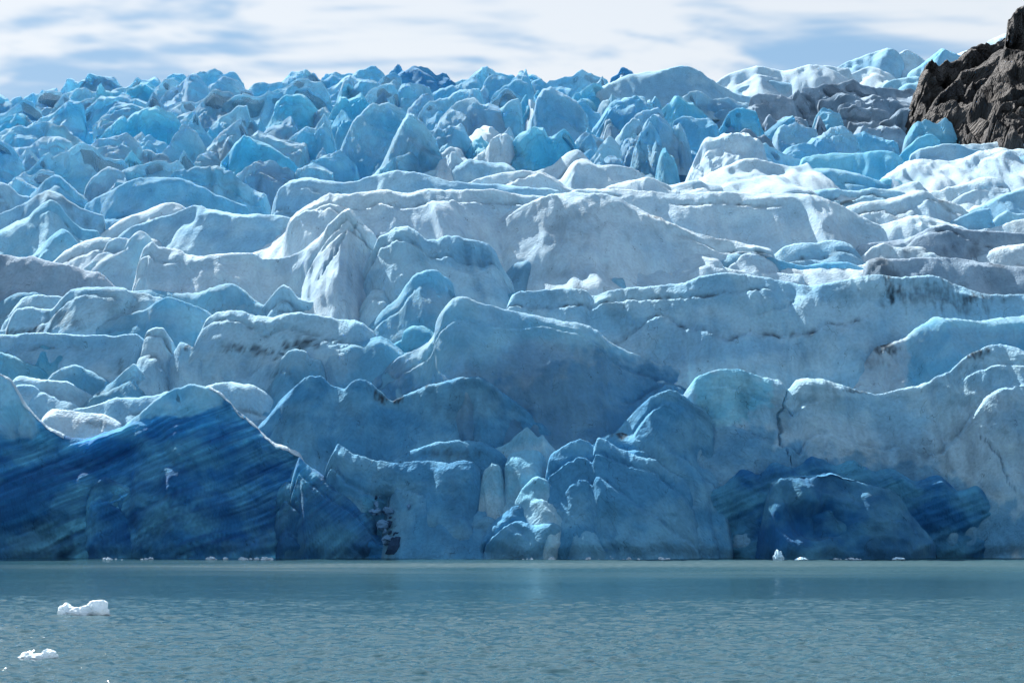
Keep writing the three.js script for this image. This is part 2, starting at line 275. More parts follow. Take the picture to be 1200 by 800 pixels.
// ---------------------------------------------------------------- setting: the glacier's own surface under the ridges, the lake
{
  const nx = 300, nd = 260, pos = [], col = [], uv = [], idx = [];
  for (let j = 0; j <= nd; j++) {
    const d = 257 + 723 * Math.pow(j / nd, 1.4);
    for (let i = 0; i <= nx; i++) {
      const px = -420 + 2040 * i / nx, y0 = Math.max(rise(d), skyline(px) + 2), p = at(px, y0, d), s = Math.pow(d / 250, 0.55);
      const n = fbm(p.x * 0.06 / s, p.z * 0.09 / s, 1.5, 4) * 4 - Math.abs(fbm(p.x * 0.05 / s, p.z * 0.12 / s, 7.5, 3)) * 6;
      const back = smooth(790, 980, d) * 120;
      pos.push(p.x, Math.max(p.y - 9 * s + n * s * smooth(239, 262, d) - back, -20) - (j === 0 ? 40 : 0), p.z);
      const k = smooth(-0.4, 0.5, fbm(p.x * 0.08, p.y * 0.08, p.z * 0.05, 4)); col.push(lerp(0.22, 0.13, k), lerp(0.46, 0.36, k), lerp(0.64, 0.56, k)); uv.push(p.x, -p.z);
    }
  }
  for (let j = 0; j < nd; j++) for (let i = 0; i < nx; i++) { const a = j * (nx + 1) + i; idx.push(a, a + 1, a + nx + 2, a, a + nx + 2, a + nx + 1); }
  const g = new THREE.BufferGeometry(); g.setAttribute('position', new THREE.Float32BufferAttribute(pos, 3)); g.setAttribute('color', new THREE.Float32BufferAttribute(col, 3)); g.setAttribute('uv', new THREE.Float32BufferAttribute(uv, 2)); g.setIndex(idx); g.computeVertexNormals();
  put(new THREE.Mesh(g, new THREE.MeshStandardMaterial({ vertexColors: true, map: iceTint, bumpMap: iceGrain, bumpScale: 0.2, roughness: 0.7 })), 'glacier', null, null, null, 'structure');
}
{
  const nc = 470, rows = []; for (let d = 46; d < 252;) { rows.push(d); d += 0.12 + Math.max(0, d - 60) * 0.0024; }
  const far = [-300, -60, 20]; const all = [...far, ...rows, 300], pos = [], uv = [], idx = [];
  const wave = (x, z) => {
    const d = -z, calm = smooth(0.30, -0.25, fbm(x * 0.008 + 4, z * 0.03, 3.3, 3) * 0.8 + 0.75 * (1 - smooth(100, 150, d)) - 0.5 * smooth(118, 156, d) * smooth(202, 166, d) - 0.5 * smooth(165, 185, d) * smooth(10, -45, x) + 0.6 * smooth(180, 200, d) * smooth(-60, 30, x));
    const a = lerp(1, 0.22, calm) * lerp(1.75, 1, smooth(85, 150, d));
    const wx = x + noise(x * 0.15, z * 0.15, 2) * 2;
    return a * (noise(wx * 0.85, z * 0.95, 0.5) * 0.095 + noise(wx * 1.8 + z * 0.25, z * 2.1, 4.5) * 0.05 + noise(wx * 3.6, z * 4.2 + x * 0.5, 8.5) * 0.024) + noise(x * 0.12, z * 0.2, 12.5) * 0.05;
  };
  for (const d of all) for (let i = 0; i <= nc; i++) {
    const s = i / nc * 2 - 1, e = Math.abs(s) > 0.985 ? 900 * Math.sign(s) : s * (Math.max(d, 40) * 0.345 + 6);
    const x = e, fine = d >= 46 && d < 250 && Math.abs(s) < 0.98;
    pos.push(x, fine ? wave(x, -d) : 0, -d); uv.push(x, d);
  }
  for (let j = 0; j < all.length - 1; j++) for (let i = 0; i < nc; i++) { const a = j * (nc + 1) + i; idx.push(a, a + 1, a + nc + 2, a, a + nc + 2, a + nc + 1); }
  const g = new THREE.BufferGeometry(); g.setAttribute('position', new THREE.Float32BufferAttribute(pos, 3)); g.setAttribute('uv', new THREE.Float32BufferAttribute(uv, 2)); g.setIndex(idx); g.computeVertexNormals();
  const ripple = dataTexture(512, (u, v) => { const h = clamp(0.5 + tf(u, v, 40, 4, 4) * 0.35, 0, 1); return [h, h, h]; }); ripple.repeat.set(1 / 9, 1 / 6);
  // gusts: where the wind roughens the lake into fine ripples too small to see one by one
  const gust = dataTexture(512, (u, v) => { const x = u * 400 - 200, d = v * 400, n = fbm(x * 0.012, d * 0.05, 6.6, 4) * 14, k = smooth(158, 206, d + n - 8 * smooth(-20, 60, x)) * smooth(240, 220, d) * smooth(-80, 50, x + n * 3); return [0, clamp(0.13 + k * 0.62, 0, 1), 0]; });
  gust.repeat.set(1 / 400, 1 / 400); gust.offset.set(0.5, 0);
  put(new THREE.Mesh(g, new THREE.MeshPhysicalMaterial({ color: new THREE.Color().setRGB(0.018, 0.056, 0.072), roughness: 0.6, roughnessMap: gust, ior: 1.33, bumpMap: ripple, bumpScale: 0.02 })), 'lake_water', null, null, null, 'structure');
}

// ---------------------------------------------------------------- the ice front on the lake
const leftWall = ice('ice_bluff', 655, '-60,424 -30,428 0,436 12,443 22,458 32,476 45,490 60,502 76,509 100,512 122,507 142,499 160,486 174,473 188,462 205,453 224,449 246,453 259,460 268,469 278,480 297,495 306,506 318,517 336,524 350,530 358,541 364,562 372,585 384,612 398,640', {
  body: 'layered_face', rear: 0.4, slant: 0, tone: 'k', lean: 0.42, clear: true, step: 1.45, rowStep: 1.55, layers: { amount: 2.0, tilt: 0.40 }, swell: 0.75, crease: 0.8, facet: 0.9, ledge: 0, drop: 0.05, yaw: 0.05,
  paint: [area('c', '100,514 122,507 140,500 160,493 180,487 215,488 232,484 250,477 262,469 270,470 262,440 180,440 150,470 100,505', 4), area('c', '-80,400 0,430 22,455 32,474 45,490 40,505 20,508 -10,500 -80,490', 9),
    area('b', '0,655 0,630 40,615 70,640 70,655', 14, 0.35), area('b', '258,648 270,636 300,632 318,624 312,648 290,652', 7, 0.4)],
  dent: [[20, 500, 24, 34, 2.0]],
  label: 'deep blue ice wall with slanting layers and a pale cap, rising from the lake', category: 'ice wall' });
const leftMade = made;
ice('lit_rim_crust', 655, '246,453 259,460 268,469 278,480 297,495 306,506 318,517 336,524 350,530 358,541', { part: leftWall, like: leftMade, crust: 0.75, lean: 0.42, tone: 'w', slant: 0, yaw: 0.05, label: 'white crust painting the sunlit rim along the sloping crest' });  // weathered crust whose white also stands in for the crest's sunlit rim
ice('lit_rim_crust', 655, '-30,428 0,436 12,443 22,458 32,476 45,490 60,502 76,509', { part: leftWall, like: leftMade, crust: 0.6, lean: 0.42, tone: 'w', yaw: 0.05 });  // here too the crust's white carries the sunlit rim
ice('broken_slab', 655, '104,585 112,566 121,557 134,564 148,571 176,585 198,596 216,605 236,619 253,640', { part: leftWall, tone: 'k', near: -0.2, lean: 0.42, layers: { amount: 1.8, tilt: 0.4 }, paint: [area('b', '121,554 148,568 216,602 257,642 260,660 178,660 172,625 158,594', 5, 0.36)], sink: 3, step: 1.6, clear: true, label: 'lighter slanting slab leaning on the foot of the wall' });
ice('broken_slab', 655, '322,600 326,574 336,563 346,570 362,585 385,600 405,618 425,640', { part: leftWall, tone: 'k', near: -0.2, lean: 0.42, layers: { amount: 1.8, tilt: 0.4 }, paint: [area('b', '331,560 345,568 402,612 430,660 314,660 322,620 333,590', 5, 0.36)], sink: 3, step: 1.6, clear: true });
ice('ice_bluff', 655, '350,536 357,541 372,551 392,566 412,582 430,598 444,616 452,640', { tone: 'k', back: -2.5, lean: 0.45, clear: true, step: 1.5, layers: { amount: 1.8, tilt: 0.75 }, dent: [[470, 612, 36, 40, 4]], paint: [area('b', '300,500 400,500 470,660 300,660', 12, 0.25)], label: 'narrow striped blue ice wall between the layered wall and the dark rubble', category: 'ice wall' });
ice('ice_ridge', 600, '285,493 305,489 320,490 337,496 365,504 397,509 410,514 435,522 455,529 485,536 505,545', { tone: 'p', lean: 0.3, back: 11, dirt: 0.3, grit: [[350, 502, 30, 5, 0.8], [385, 510, 22, 6, 0.9], [425, 523, 22, 8, 1], [455, 533, 25, 5, 0.9]], label: 'dirt-banded ice ridge running down behind the layered blue wall', category: 'ice ridge' });
ice('ice_bluff', 655, '395,520 412,530 440,539 465,541 495,539 525,541 552,541 563,550 567,572 576,590 588,604 597,622', { tone: 'b', lean: 0.36, step: 1.5, rowStep: 1.6, dent: [[452, 606, 30, 40, 3.5], [530, 655, 60, 14, 3]], paint: [area('k', '425,580 445,575 470,590 500,620 520,655 430,655', 8, 0.9)], flute: 0.7, dirt: 0.15, label: 'speckled blue ice wall beside the dark rubble heap at the waterline', category: 'ice wall' });  // the deep blue patch over the dent paints the hollow's shade
ice('ice_block', 640, '565,556 568,549 577,542 586,546 591,560 594,584', { tone: 'c', lean: 0.3, near: -0.5, step: 1.4, label: 'small upright pale block standing against the speckled blue wall', category: 'ice block' });
ice('ice_ridge', 610, '460,540 485,527 510,518 540,515 565,519 585,529 600,544 612,562 618,590', { tone: 'b', lean: 0.5, dirt: 0.2, grit: [[520, 530, 45, 5, 0.5]], label: 'arched blue ridge over the speckled wall at the waterline', category: 'ice ridge' });
ice('ice_block', 620, '592,550 596,532 604,528 614,526 626,527 634,531 642,546 649,572 656,600', { tone: 'c', lean: 0.42, facet: 0.6, label: 'blue ice block wedged between the arched ridge and the big slab', category: 'ice block' });
ice('ice_peak', 590, '578,528 588,522 600,513 609,505 617,500 624,505 630,511 636,509 643,518 652,528', { tone: 'c', lean: 0.6, label: 'small pale peak standing behind the big slab', category: 'ice peak' });
ice('ice_plate', 652, '640,560 643,545 646,533 656,525 667,518 680,513 690,517 697,523 701,513 709,515 720,522 734,527 747,533 767,537 783,549 800,560 812,575 823,597 836,611 841,625 842,645', { tone: 'b', lean: 0.46, near: 4, slant: 0.22, yaw: -0.25, step: 1.4, rowStep: 1.5, flute: 0.6, swell: 0.7, facet: 0.6, label: 'big smooth pale blue slab leaning at the middle of the ice front', category: 'ice slab' });
ice('ice_apron', 657, '560,640 575,612 600,596 622,592 645,588 662,592 690,604 720,608 745,616 775,622 805,626 832,630 843,642', { tone: 'b', lean: 0.6, near: 5.2, step: 1.4, rowStep: 1.3, rough: 1.3, crease: 1.8, facet: 0.9, sink: 3, label: 'crumpled blue ice skirt at the waterline below the big slab', category: 'ice skirt' });
ice('ice_block', 655, '692,525 706,512 727,508 750,507 772,509 780,519 790,532 797,550 806,575 815,600', { tone: 'b', lean: 0.42, back: 2, dirt: 0.25, grit: [[722, 508, 14, 9, 1]], label: 'grit-topped blue block behind the big slab', category: 'ice block' });
ice('ice_bluff', 655, '716,512 730,496 745,480 758,468 770,460 785,455 800,461 815,472 827,482 833,496 834,522 841,545 860,567 880,580 897,597 913,615 936,628 970,642', { tone: 'b', lean: 0.40, near: -1.5, step: 1.5, rowStep: 1.5, dirt: 0.3, facet: 0.5, label: 'grit-speckled buttress with a rounded shoulder, curving down to the waterline', category: 'ice buttress' });
ice('ice_block', 656, '597,604 612,572 628,557 640,561 652,586 660,612', { tone: 'c', near: 4.8, lean: 0.45, facet: 0.8, yaw: 0.3, label: 'small slanting pale block in front of the big slab\'s upright edge', category: 'ice block' });
ice('ice_block', 657, '655,642 668,602 690,594 730,606 770,619 800,629 814,646', { tone: 'b', near: 6, lean: 0.6, facet: 1.0, yaw: -0.35, label: 'low slanting blue block lying along the foot of the big slab', category: 'ice block' });
ice('ice_block', 657, '538,646 554,616 570,603 588,613 600,640', { tone: 'b', near: 2.6, lean: 0.55, facet: 0.9, label: 'low blue block at the waterline below the small upright block', category: 'ice block' });
const peak = ice('ice_peak', 560, '425,470 435,447 450,432 470,415 490,409 502,400 509,390 511,378 517,366 525,355 533,348 543,347 559,352 589,361 636,371 680,378 700,386 707,394 731,408 751,416 768,424 785,427 800,434 815,443 832,455', {
  body: 'peak_face', rear: 0.32, slant: 0.12, back: 9, tone: 'p', lean: 0.42, clear: true, step: 1.5, rowStep: 1.5, flute: 0.7, swell: 1.0, paint: [area('b', '430,440 560,470 660,430 720,410 840,450 840,600 430,600', 24, 0.75)], dirt: 0.12, label: 'great pale blue ice peak with a long sloping crest above the ice front', category: 'ice peak' });
ice('ledge', 560, '300,505 318,482 330,465 347,450 360,441 375,440 387,450 405,455 412,447 422,444 432,447 446,458 460,469 475,461 500,450 525,444 550,440 565,441 578,450 600,468 625,487 652,508', { part: peak, tone: 'b', lean: 0.42, near: -3, step: 1.5, rowStep: 1.5, dirt: 0.22, flute: 0.8, grit: [[458, 466, 18, 7, 1], [485, 452, 22, 3, 0.8]], label: 'lower step of darker speckled ice' });
ice('gritty_ledge', 500, '462,476 478,462 500,450 520,440 540,426 560,432', { part: peak, tone: 'b', lean: 0.5, near: 1, sink: 4, dirt: 0.2, grit: [[500, 450, 30, 4, 0.8]], label: 'gritty ledge across the face' });
const cliff = ice('ice_cliff', 655, '795,475 815,442 832,434 855,430 868,431 885,438 905,444 914,446 923,456 933,445 945,442 967,444 985,450 1007,457 1032,461 1050,456 1075,451 1092,445 1115,434 1126,423 1140,412 1155,407 1172,403 1200,411 1240,425 1290,440', {
  body: 'cliff_face', rear: 0.35, slant: 0, back: 3, tone: 'p', lean: 0.34, step: 1.45, rowStep: 1.5, blur: 6, swell: 0.9, flute: 0.8, dirt: 0.3, flare: 0.02,
  paint: [area('q', '812,435 870,425 905,445 905,470 870,492 836,500 812,470', 12, 0.8), area('b', '800,490 880,500 960,540 1050,540 1110,560 1180,600 1300,640 1300,660 800,660', 20, 0.8), area('p', '1130,480 1170,540 1200,610 1300,600 1300,450 1130,400', 14, 0.6)],  // cyan patch paints the glow of sunlight through the thin crest
  crack: [[pts('923,455 919,472 914,490 912,510 920,530 926,548'), 2.2, 0.8], [pts('1146,515 1160,535 1170,550 1180,585'), 1.8, 0.5]],
    grit: [[1010, 458, 30, 3, 0.8], [1145, 414, 20, 7, 0.9], [1130, 470, 40, 60, 0.25]], label: 'tall speckled ice cliff split by a narrow crack, over dark blue hollows', category: 'ice cliff' });
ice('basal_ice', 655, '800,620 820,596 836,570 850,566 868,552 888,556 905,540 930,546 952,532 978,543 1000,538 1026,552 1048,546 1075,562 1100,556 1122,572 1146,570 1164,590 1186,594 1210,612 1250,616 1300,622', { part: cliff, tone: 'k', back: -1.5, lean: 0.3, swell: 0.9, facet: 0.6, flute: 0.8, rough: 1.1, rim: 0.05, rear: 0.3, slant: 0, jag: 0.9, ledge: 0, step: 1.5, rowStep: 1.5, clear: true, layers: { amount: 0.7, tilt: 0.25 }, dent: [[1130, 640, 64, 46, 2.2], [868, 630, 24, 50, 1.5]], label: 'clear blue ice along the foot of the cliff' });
const darkPlate = ice('ice_plate', 656, '893,610 899,582 904,568 913,562 928,559 943,558 958,556 973,555 986,559 1000,563 1020,568 1040,573 1055,581 1062,592 1067,601 1080,617 1093,634 1099,650', { body: 'plate_face', ledge: 0, tone: 'k', lean: 0.5, near: 6.2, step: 1.4, rowStep: 1.4, rough: 1.2, facet: 0.8, clear: true, paint: [area('b', '900,550 1060,550 1110,660 1020,660 1010,600 960,580 905,590', 14, 0.45), area('b', '890,640 1100,635 1100,660 890,660', 10, 0.3)], dent: [[950, 612, 48, 26, 2.5]], label: 'jagged dark blue slab standing in the hollow under the cracked cliff', category: 'ice slab' });
ice('lit_rim_crust', 656, '904,568 913,562 928,559 943,558 958,556 973,555 986,559 1000,563 1020,568 1040,573 1055,581', { part: darkPlate, like: made, crust: 0.3, lean: 0.5, tone: 'b', rough: 1.2, label: 'pale ragged edge painted as a sunlit rim along the top' });  // added strip: its paler colour imitates the slab's sunlit edge
ice('ice_ridge', 478, '920,456 950,436 987,428 1007,425 1017,419 1026,407 1042,402 1060,395 1070,386,0.9 1085,379,1.0 1096,372,0.9 1112,374,0.35 1137,375,0.3 1162,373 1182,371 1240,370 1280,375', { tone: 'c', lean: 0.36, clear: true, step: 1.5, grit: [[960, 434, 22, 5, 0.8], [1040, 408, 18, 7, 0.9], [1020, 425, 30, 8, 0.4]], paint: [area('w', '920,420 1020,410 1060,385 1070,420 1050,470 920,470', 6, 0.8)], label: 'smooth blue crescent ridge behind the cracked cliff', category: 'ice ridge' });

// ---------------------------------------------------------------- ridges and seracs of the glacier behind the front: foot, tone, crest (bearing x,y and, where it changes, the lean of the face)
const ROWS = [
  // pale broken slabs behind the layered blue wall
  ['ice_peak', 478, 'c', '100,468 120,455 138,441 150,430 157,425 166,433 177,443 195,458 210,470', { clear: 1, mark: 'sharp pale pyramid', label: 'sharp pale pyramid of ice behind the layered blue wall' }],
  ['ice_ridge', 468, 'c', '55,445 62,436 75,429 88,427 100,431 113,438 128,447', { clear: 1 }],
  ['ice_ridge', 460, 'q', '-30,405 0,412 15,416 32,424 50,432 62,442 70,455', { clear: 1 }],
  ['ice_ridge', 440, 'q', '0,410 10,399 19,391 30,392 50,398 70,405 86,414 102,430', { clear: 1 }],
  ['ice_ridge', 482, 'p', '20,441 40,443 62,445 80,447 95,456 112,467', { dirt: 0.4 }],
  ['ice_plate', 500, 'p', '15,455 25,450 40,453 50,465 60,480 70,492', {}],
  ['ice_plate', 495, 'p', '40,465 48,459 65,465 87,472 95,480', {}],
  ['ice_plate', 516, 'w', '50,487 60,479 82,481 110,484 126,487 143,496', { sink: 2, grit: [[112, 497, 25, 6, 0.5]] }],
  ['ice_plate', 502, 'p', '78,480 100,477 120,471 135,465 160,465 186,462 200,458', {}],
  ['ice_bluff', 455, 'p', '190,447 197,425 205,410 212,401 225,405 250,410 300,412 340,410 385,415', { lean: 0.3, dirt: 0.3, grit: [[225, 408, 22, 5, 0.9], [280, 412, 60, 6, 0.9], [290, 430, 60, 10, 0.35]], mark: 'grit-topped short wall', label: 'short ice wall with a dark band of grit along its top' }],
  ['ice_block', 462, 'p', '205,455 217,444 232,436 258,435 267,447', {}],
  ['ice_block', 500, 'p', '235,456 245,450 270,447 295,450 314,460 321,473 318,490', { mark: 'rounded pale block', label: 'rounded pale block beside the blue boulder of ice' }],
  ['ice_bluff', 445, 'p', '-30,394 20,392 40,389 75,391 110,392 135,392 160,391 172,400 182,404', { lean: 0.4, grit: [[138, 424, 4, 8, 0.6]] }],
  ['ice_block', 448, 'p', '168,405 172,388 182,384 191,384 198,393 206,407', {}],
  ['ice_bluff', 400, 'p', '-20,388 5,385 12,370 20,361 35,359 60,361 72,350 83,340 100,337 142,337 152,341 175,345 190,350 205,360', { dirt: 0.3, grit: [[70, 378, 28, 12, 0.55], [30, 388, 40, 6, 0.85]], mark: 'grit-footed pale wall', label: 'pale wall with grit-blackened foot below a lilac slope' }],
  ['ice_ridge', 412, 'c', '105,390 125,378 148,369 170,362 185,352 198,347 212,352 227,358 242,364 252,373 258,390', { clear: 1, mark: 'rounded cyan hump', label: 'rounded cyan hump with a deep blue notch beneath' }],
  ['ice_ridge', 375, 'c', '140,342 175,340 212,343 237,340 255,334 270,332 283,337 298,350 308,358', { clear: 1 }],
  ['ice_fin', 350, 'p', '195,344 225,330 247,320 253,327 262,336', { clear: 1 }],
  ['ice_ridge', 352, 'p', '250,335 275,329 290,333 299,344', {}],
  ['ice_block', 370, 'c', '215,352 232,348 244,358', { clear: 1 }],
  ['ice_block', 374, 'c', '248,362 256,355 268,352 279,360', { clear: 1 }],
  ['ice_block', 376, 'c', '272,364 283,357 296,354 310,358', { clear: 1 }],
  ['ice_bluff', 446, 'p', '233,400 237,385 242,374 252,366 268,362 283,364 300,369 318,371 335,366 350,365 387,372 415,374 426,378 438,388 443,397', { lean: 0.35, grit: [[352, 405, 24, 9, 1], [300, 412, 40, 6, 0.9]], mark: 'broad block with the black patch', label: 'broad pale block with a black grit patch under its overhang' }],
  ['ice_peak', 382, 'p', '300,368 311,356 322,341 332,333 341,337 349,347 362,352 373,352 383,362 390,373', { grit: [[345, 362, 40, 3, 0.6]] }],
  ['ice_block', 384, 'w', '385,376 393,368 402,366 410,372 414,378', { lean: 0.9 }],
  ['ice_boulder', 476, 'c', '305,462 312,448 321,433 328,421 338,411 348,408 359,412 363,419 376,422 382,437 385,455', { clear: 1, mark: 'bright blue boulder', label: 'bright blue boulder of ice below the black grit patch' }],
  ['ice_block', 462, 'c', '375,445 381,425 388,412 400,404 415,400 430,399 446,394 456,399 472,411 480,425', { clear: 1 }],
  ['ice_block', 420, 'q', '455,408 472,396 475,386 483,381 508,382 520,388', { clear: 1 }],
  ['ice_plate', 405, 'c', '425,392 440,372 452,360 466,348 475,334 484,323 497,317 512,316 521,324 530,331 533,347 537,365', { clear: 1, step: 1.5, mark: 'rounded translucent plate', label: 'rounded translucent plate of ice standing behind the great peak' }],
  ['ice_fin', 384, 'p', '410,378 418,368 427,352 436,340 450,337 458,345 462,360', {}],
  ['ice_bluff', 378, 'p', '396,375 407,346 417,331 427,312 437,292 444,276 455,272 463,266 477,264 488,270 498,278 512,280 525,276 550,279 571,284 580,292 586,306 592,317 600,330', { lean: 0.5, step: 1.5, dent: [[552, 305, 30, 24, 3]], mark: 'tall smooth pale wall', label: 'tall smooth pale wall with a dark hollow under its corner' }],
  ['ice_block', 354, 'c', '522,330 527,315 534,305 543,312 553,330 557,345', { clear: 1 }],
  ['ice_block', 364, 'c', '540,350 548,340 561,332 576,330 596,336 610,350', { clear: 1 }],
  ['ice_block', 344, 'p', '588,325 596,315 605,307 620,305 640,309 650,318 661,331', { clear: 1, dirt: 0.3 }],
  ['ice_block', 380, 'q', '572,362 582,353 596,344 612,340 626,346 638,357 641,368', { clear: 1 }],
  ['ice_block', 400, 'c', '650,378 662,368 677,362 692,364 708,370 716,382', { clear: 1 }],
  ['ice_bluff', 446, 'p', '600,345 630,340 662,337 685,339 695,346 715,340 740,337 775,334 800,331 820,324 840,320 870,320 900,325,0.5 925,331,0.6 955,334,0.7 995,327,0.7 1025,322 1055,324 1085,321 1100,324 1117,332,0.6 1140,340,0.8 1170,345,0.7 1240,350', { lean: 0.42, dirt: 0.22, step: 1.7, crack: [[pts('880,372 915,362 940,350'), 2.5, 0.6], [pts('1046,335 1044,365'), 4, 0.8]], grit: [[1046, 345, 8, 28, 0.95], [1110, 345, 70, 22, 0.55], [1137, 352, 16, 8, 0.9], [1000, 345, 60, 14, 0.3]], mark: 'long streaked wall', label: 'very long pale wall with black melt streaks beyond the great peak' }],
  ['ice_mound', 430, 'p', '715,402 724,394 740,384 756,377 772,374 790,380 808,388 826,402 838,412', { lean: 0.8, dirt: 0.4, grit: [[778, 382, 30, 6, 0.7]], mark: 'grit-topped mound', label: 'grit-topped mound at the foot of the long streaked wall' }],
  ['ice_mound', 445, 'p', '780,430 795,422 812,411 832,406 860,411 880,420 895,430', { lean: 0.7 }],
  ['ice_mound', 450, 'p', '870,440 890,425 910,410 935,398 965,387 995,379 1010,382 1035,386 1065,390 1080,400', { lean: 0.7, dirt: 0.45, crack: [[pts('900,432 930,420 960,412'), 3, 0.6]] }],
  // thin layered ridges
  ['ice_ridge', 338, 'w', '710,342 735,332 765,327 785,320 812,314 840,312 862,315 900,320 940,322', { lean: 0.7, dirt: 0.3 }],
  ['ice_ridge', 328, 'c', '805,316 825,307 842,301 860,297 875,298 886,304 900,300 925,307 946,311 970,306 997,309 1020,318', { clear: 1 }],
  ['ice_ridge', 332, 'w', '895,322 917,314 940,316 962,313 1000,315 1022,318 1040,324', { lean: 1.3, dirt: 0.3 }],
  ['ice_lump', 325, 'w', '1000,312 1012,309 1024,306 1030,312 1033,320', { lean: 0.9 }],
  ['ice_ridge', 340, 'd', '1015,308 1028,302 1050,303,0.8 1080,301,0.5 1112,301,0.4 1140,305,0.8 1170,310,0.9 1240,316', { lean: 0.6, dirt: 0.6 }],
  ['ice_ridge', 310, 'w', '1005,306 1017,293 1035,285 1050,289 1075,288 1100,292 1125,298 1150,298 1165,290 1182,286 1240,288', { lean: 0.8, dirt: 0.5 }],
  ['ice_ridge', 313, 'p', '900,305 910,296 924,287 957,282 990,282 1000,288 1010,303', { lean: 0.5 }],
  ['ice_ridge', 292, 'd', '895,295 915,279 930,267 950,261 965,262 977,270 995,276 1013,282 1030,290', { dirt: 0.6 }],
  ['ice_ridge', 286, 'w', '960,268 985,265 1007,266 1040,262 1055,257 1070,252 1085,252 1105,259 1120,262 1140,270 1170,275', { lean: 0.7, dirt: 0.4 }],
  ['ice_ridge', 306, 'd', '1005,288 1042,283,0.9 1070,276,0.9 1090,267,0.8 1108,262 1125,267 1165,271 1240,278', { lean: 0.55, dirt: 0.6 }],
  ['ice_ridge', 275, 'w', '1140,272 1170,265 1188,259 1240,254', { lean: 0.8, dirt: 0.4 }],
  ['ice_plate', 271, 'p', '1108,264 1117,258 1130,252 1147,245 1160,243 1163,256 1168,266', { clear: 1, mark: 'tilted translucent slab', label: 'pale translucent slab tilted among the grit-streaked thin ridges' }],
  ['ice_block', 268, 'p', '1160,262 1170,252 1180,246 1190,250 1200,249 1230,252', { clear: 1 }],
  // the long smooth ridges
  ['ice_bluff', 330, 'w', '340,255 355,242 370,234 384,226 400,226 420,225 450,222 475,226 495,222 505,221,1.5 522,222,1.3 535,222,0.6 550,222 575,222 600,226 637,229 655,240', { lean: 0.62, swell: 1.3, crack: [[pts('600,262 625,240'), 2, 0.4]], mark: 'long lilac wall', label: 'long smooth lilac wall with a sunlit patch at its crest' }],
  ['ice_bluff', 332, 'w', '556,272 580,256 606,243 630,232,0.8 650,227,1.0 667,225,1.3 690,227,1.2 705,227,0.8 720,229 740,239 760,249 775,255 790,262 812,271 837,279 857,280 880,286 905,292', { lean: 0.68, near: 2, swell: 1.5, dirt: 0.25, grit: [[770, 256, 12, 5, 0.9]], mark: 'long smooth mound', label: 'long smooth mound with ragged sunlit patches down its middle' }],
  ['ice_mound', 340, 'w', '690,335 705,318 722,303 733,298 748,303 772,309 797,300 815,297 833,302 845,312', { lean: 1.0, dirt: 0.3, grit: [[712, 312, 12, 12, 0.8]] }],
  ['ice_block', 346, 'q', '645,338 655,332 668,325 682,320 690,318 693,328 695,345', { clear: 1 }],
  ['ice_block', 346, 'c', '693,342 705,332 720,325 730,326 734,335', { clear: 1 }],
  ['ice_ridge', 250, 'p', '325,230 332,217 340,211 362,207 382,211 415,212 432,206 460,200 485,201 500,205 525,211 550,214 600,217 630,220 655,224', { lean: 0.5, mark: 'long rippled ridge', label: 'long low ridge with a rippled crest in front of the icefall' }],
  ['ice_bluff', 296, 'w', '670,224 705,221 730,221 760,224 785,226 815,227 828,224,0.6 850,224 900,227 932,226,0.8 945,227,1.4 962,230,1.2 977,236,0.6 996,246 1016,258 1030,265', { lean: 0.55, swell: 1.2, mark: 'bowl-shaped wall', label: 'curved bowl-shaped wall with a sunlit shoulder at one end' }],
  ['ice_ridge', 292, 'w', '812,265 820,257 830,263 850,269 872,271 890,266 905,258 925,250', { lean: 1.3 }],
  ['ice_ridge', 243, 'p', '935,232 957,223 975,221 1000,224 1020,220 1040,222 1062,227', {}],
  ['ice_ridge', 266, 'w', '980,248 1012,236 1040,232 1062,227 1080,222 1088,225 1095,231 1110,235 1128,243 1140,252', { lean: 0.6, dirt: 0.3, grit: [[1105, 236, 16, 4, 0.8]] }],
  ['ice_block', 262, 'w', '1080,254 1092,243 1105,239 1120,244 1135,251', { lean: 1.2 }],
  ['ice_block', 243, 'w', '1110,240 1130,226 1150,219 1160,226 1165,236', { lean: 1.1 }],
  ['ice_ridge', 262, 'p', '1135,248 1150,240 1165,232 1182,225 1240,212', { lean: 0.55 }],
  ['ice_block', 232, 'w', '1030,226 1055,217 1075,212 1082,221', { lean: 1.2 }],
  ['ice_ridge', 228, 'w', '1030,212 1050,196 1070,187 1090,186 1112,187 1130,184 1150,177 1165,174 1240,180', { lean: 1.15, rough: 1.4, mark: 'sunlit rippled ridge', label: 'broad sunlit rippled ridge below the dark rock' }],
  ['ice_ridge', 240, 'w', '1085,228 1110,220 1133,214 1155,207 1172,209 1182,220', { lean: 0.8, dirt: 0.2 }],
  ['ice_ridge', 226, 'c', '1130,208 1150,203,1.1 1160,195,1.1 1168,188,0.9 1182,183,0.4 1240,181,0.4', { lean: 0.5, clear: 1 }],
  ['ice_bluff', 210, 'q', '940,186 960,181 985,179 1010,180 1024,177 1048,178 1058,186', { clear: 1, facet: 0.6, mark: 'cyan vertical wall', label: 'bright cyan vertical wall below the grey icefall' }],
  ['ice_fin', 190, 'q', '1046,190 1055,181 1066,170 1080,160 1092,157 1100,162 1103,172', { clear: 1, mark: 'bright cyan fin', label: 'bright cyan fin of ice near the foot of the dark rock' }],
  ['ice_ridge', 193, 'p', '1068,180 1085,172 1102,169 1122,168 1135,174 1150,178', {}],
  ['ice_ridge', 188, 'w', '1110,174 1130,169 1150,168 1170,165 1185,167 1240,172', { lean: 0.8 }],
  ['serac', 218, 'w', '800,215,1.1 812,190,1.1 822,172,1.1 834,159,1.0 848,151,0.9 862,154,0.6 872,158,0.5 885,163,0.5 892,175 900,190', { lean: 0.7, mark: 'ribbed sunlit serac', label: 'ribbed serac with sunlit stripes beside the sunlit slope' }],
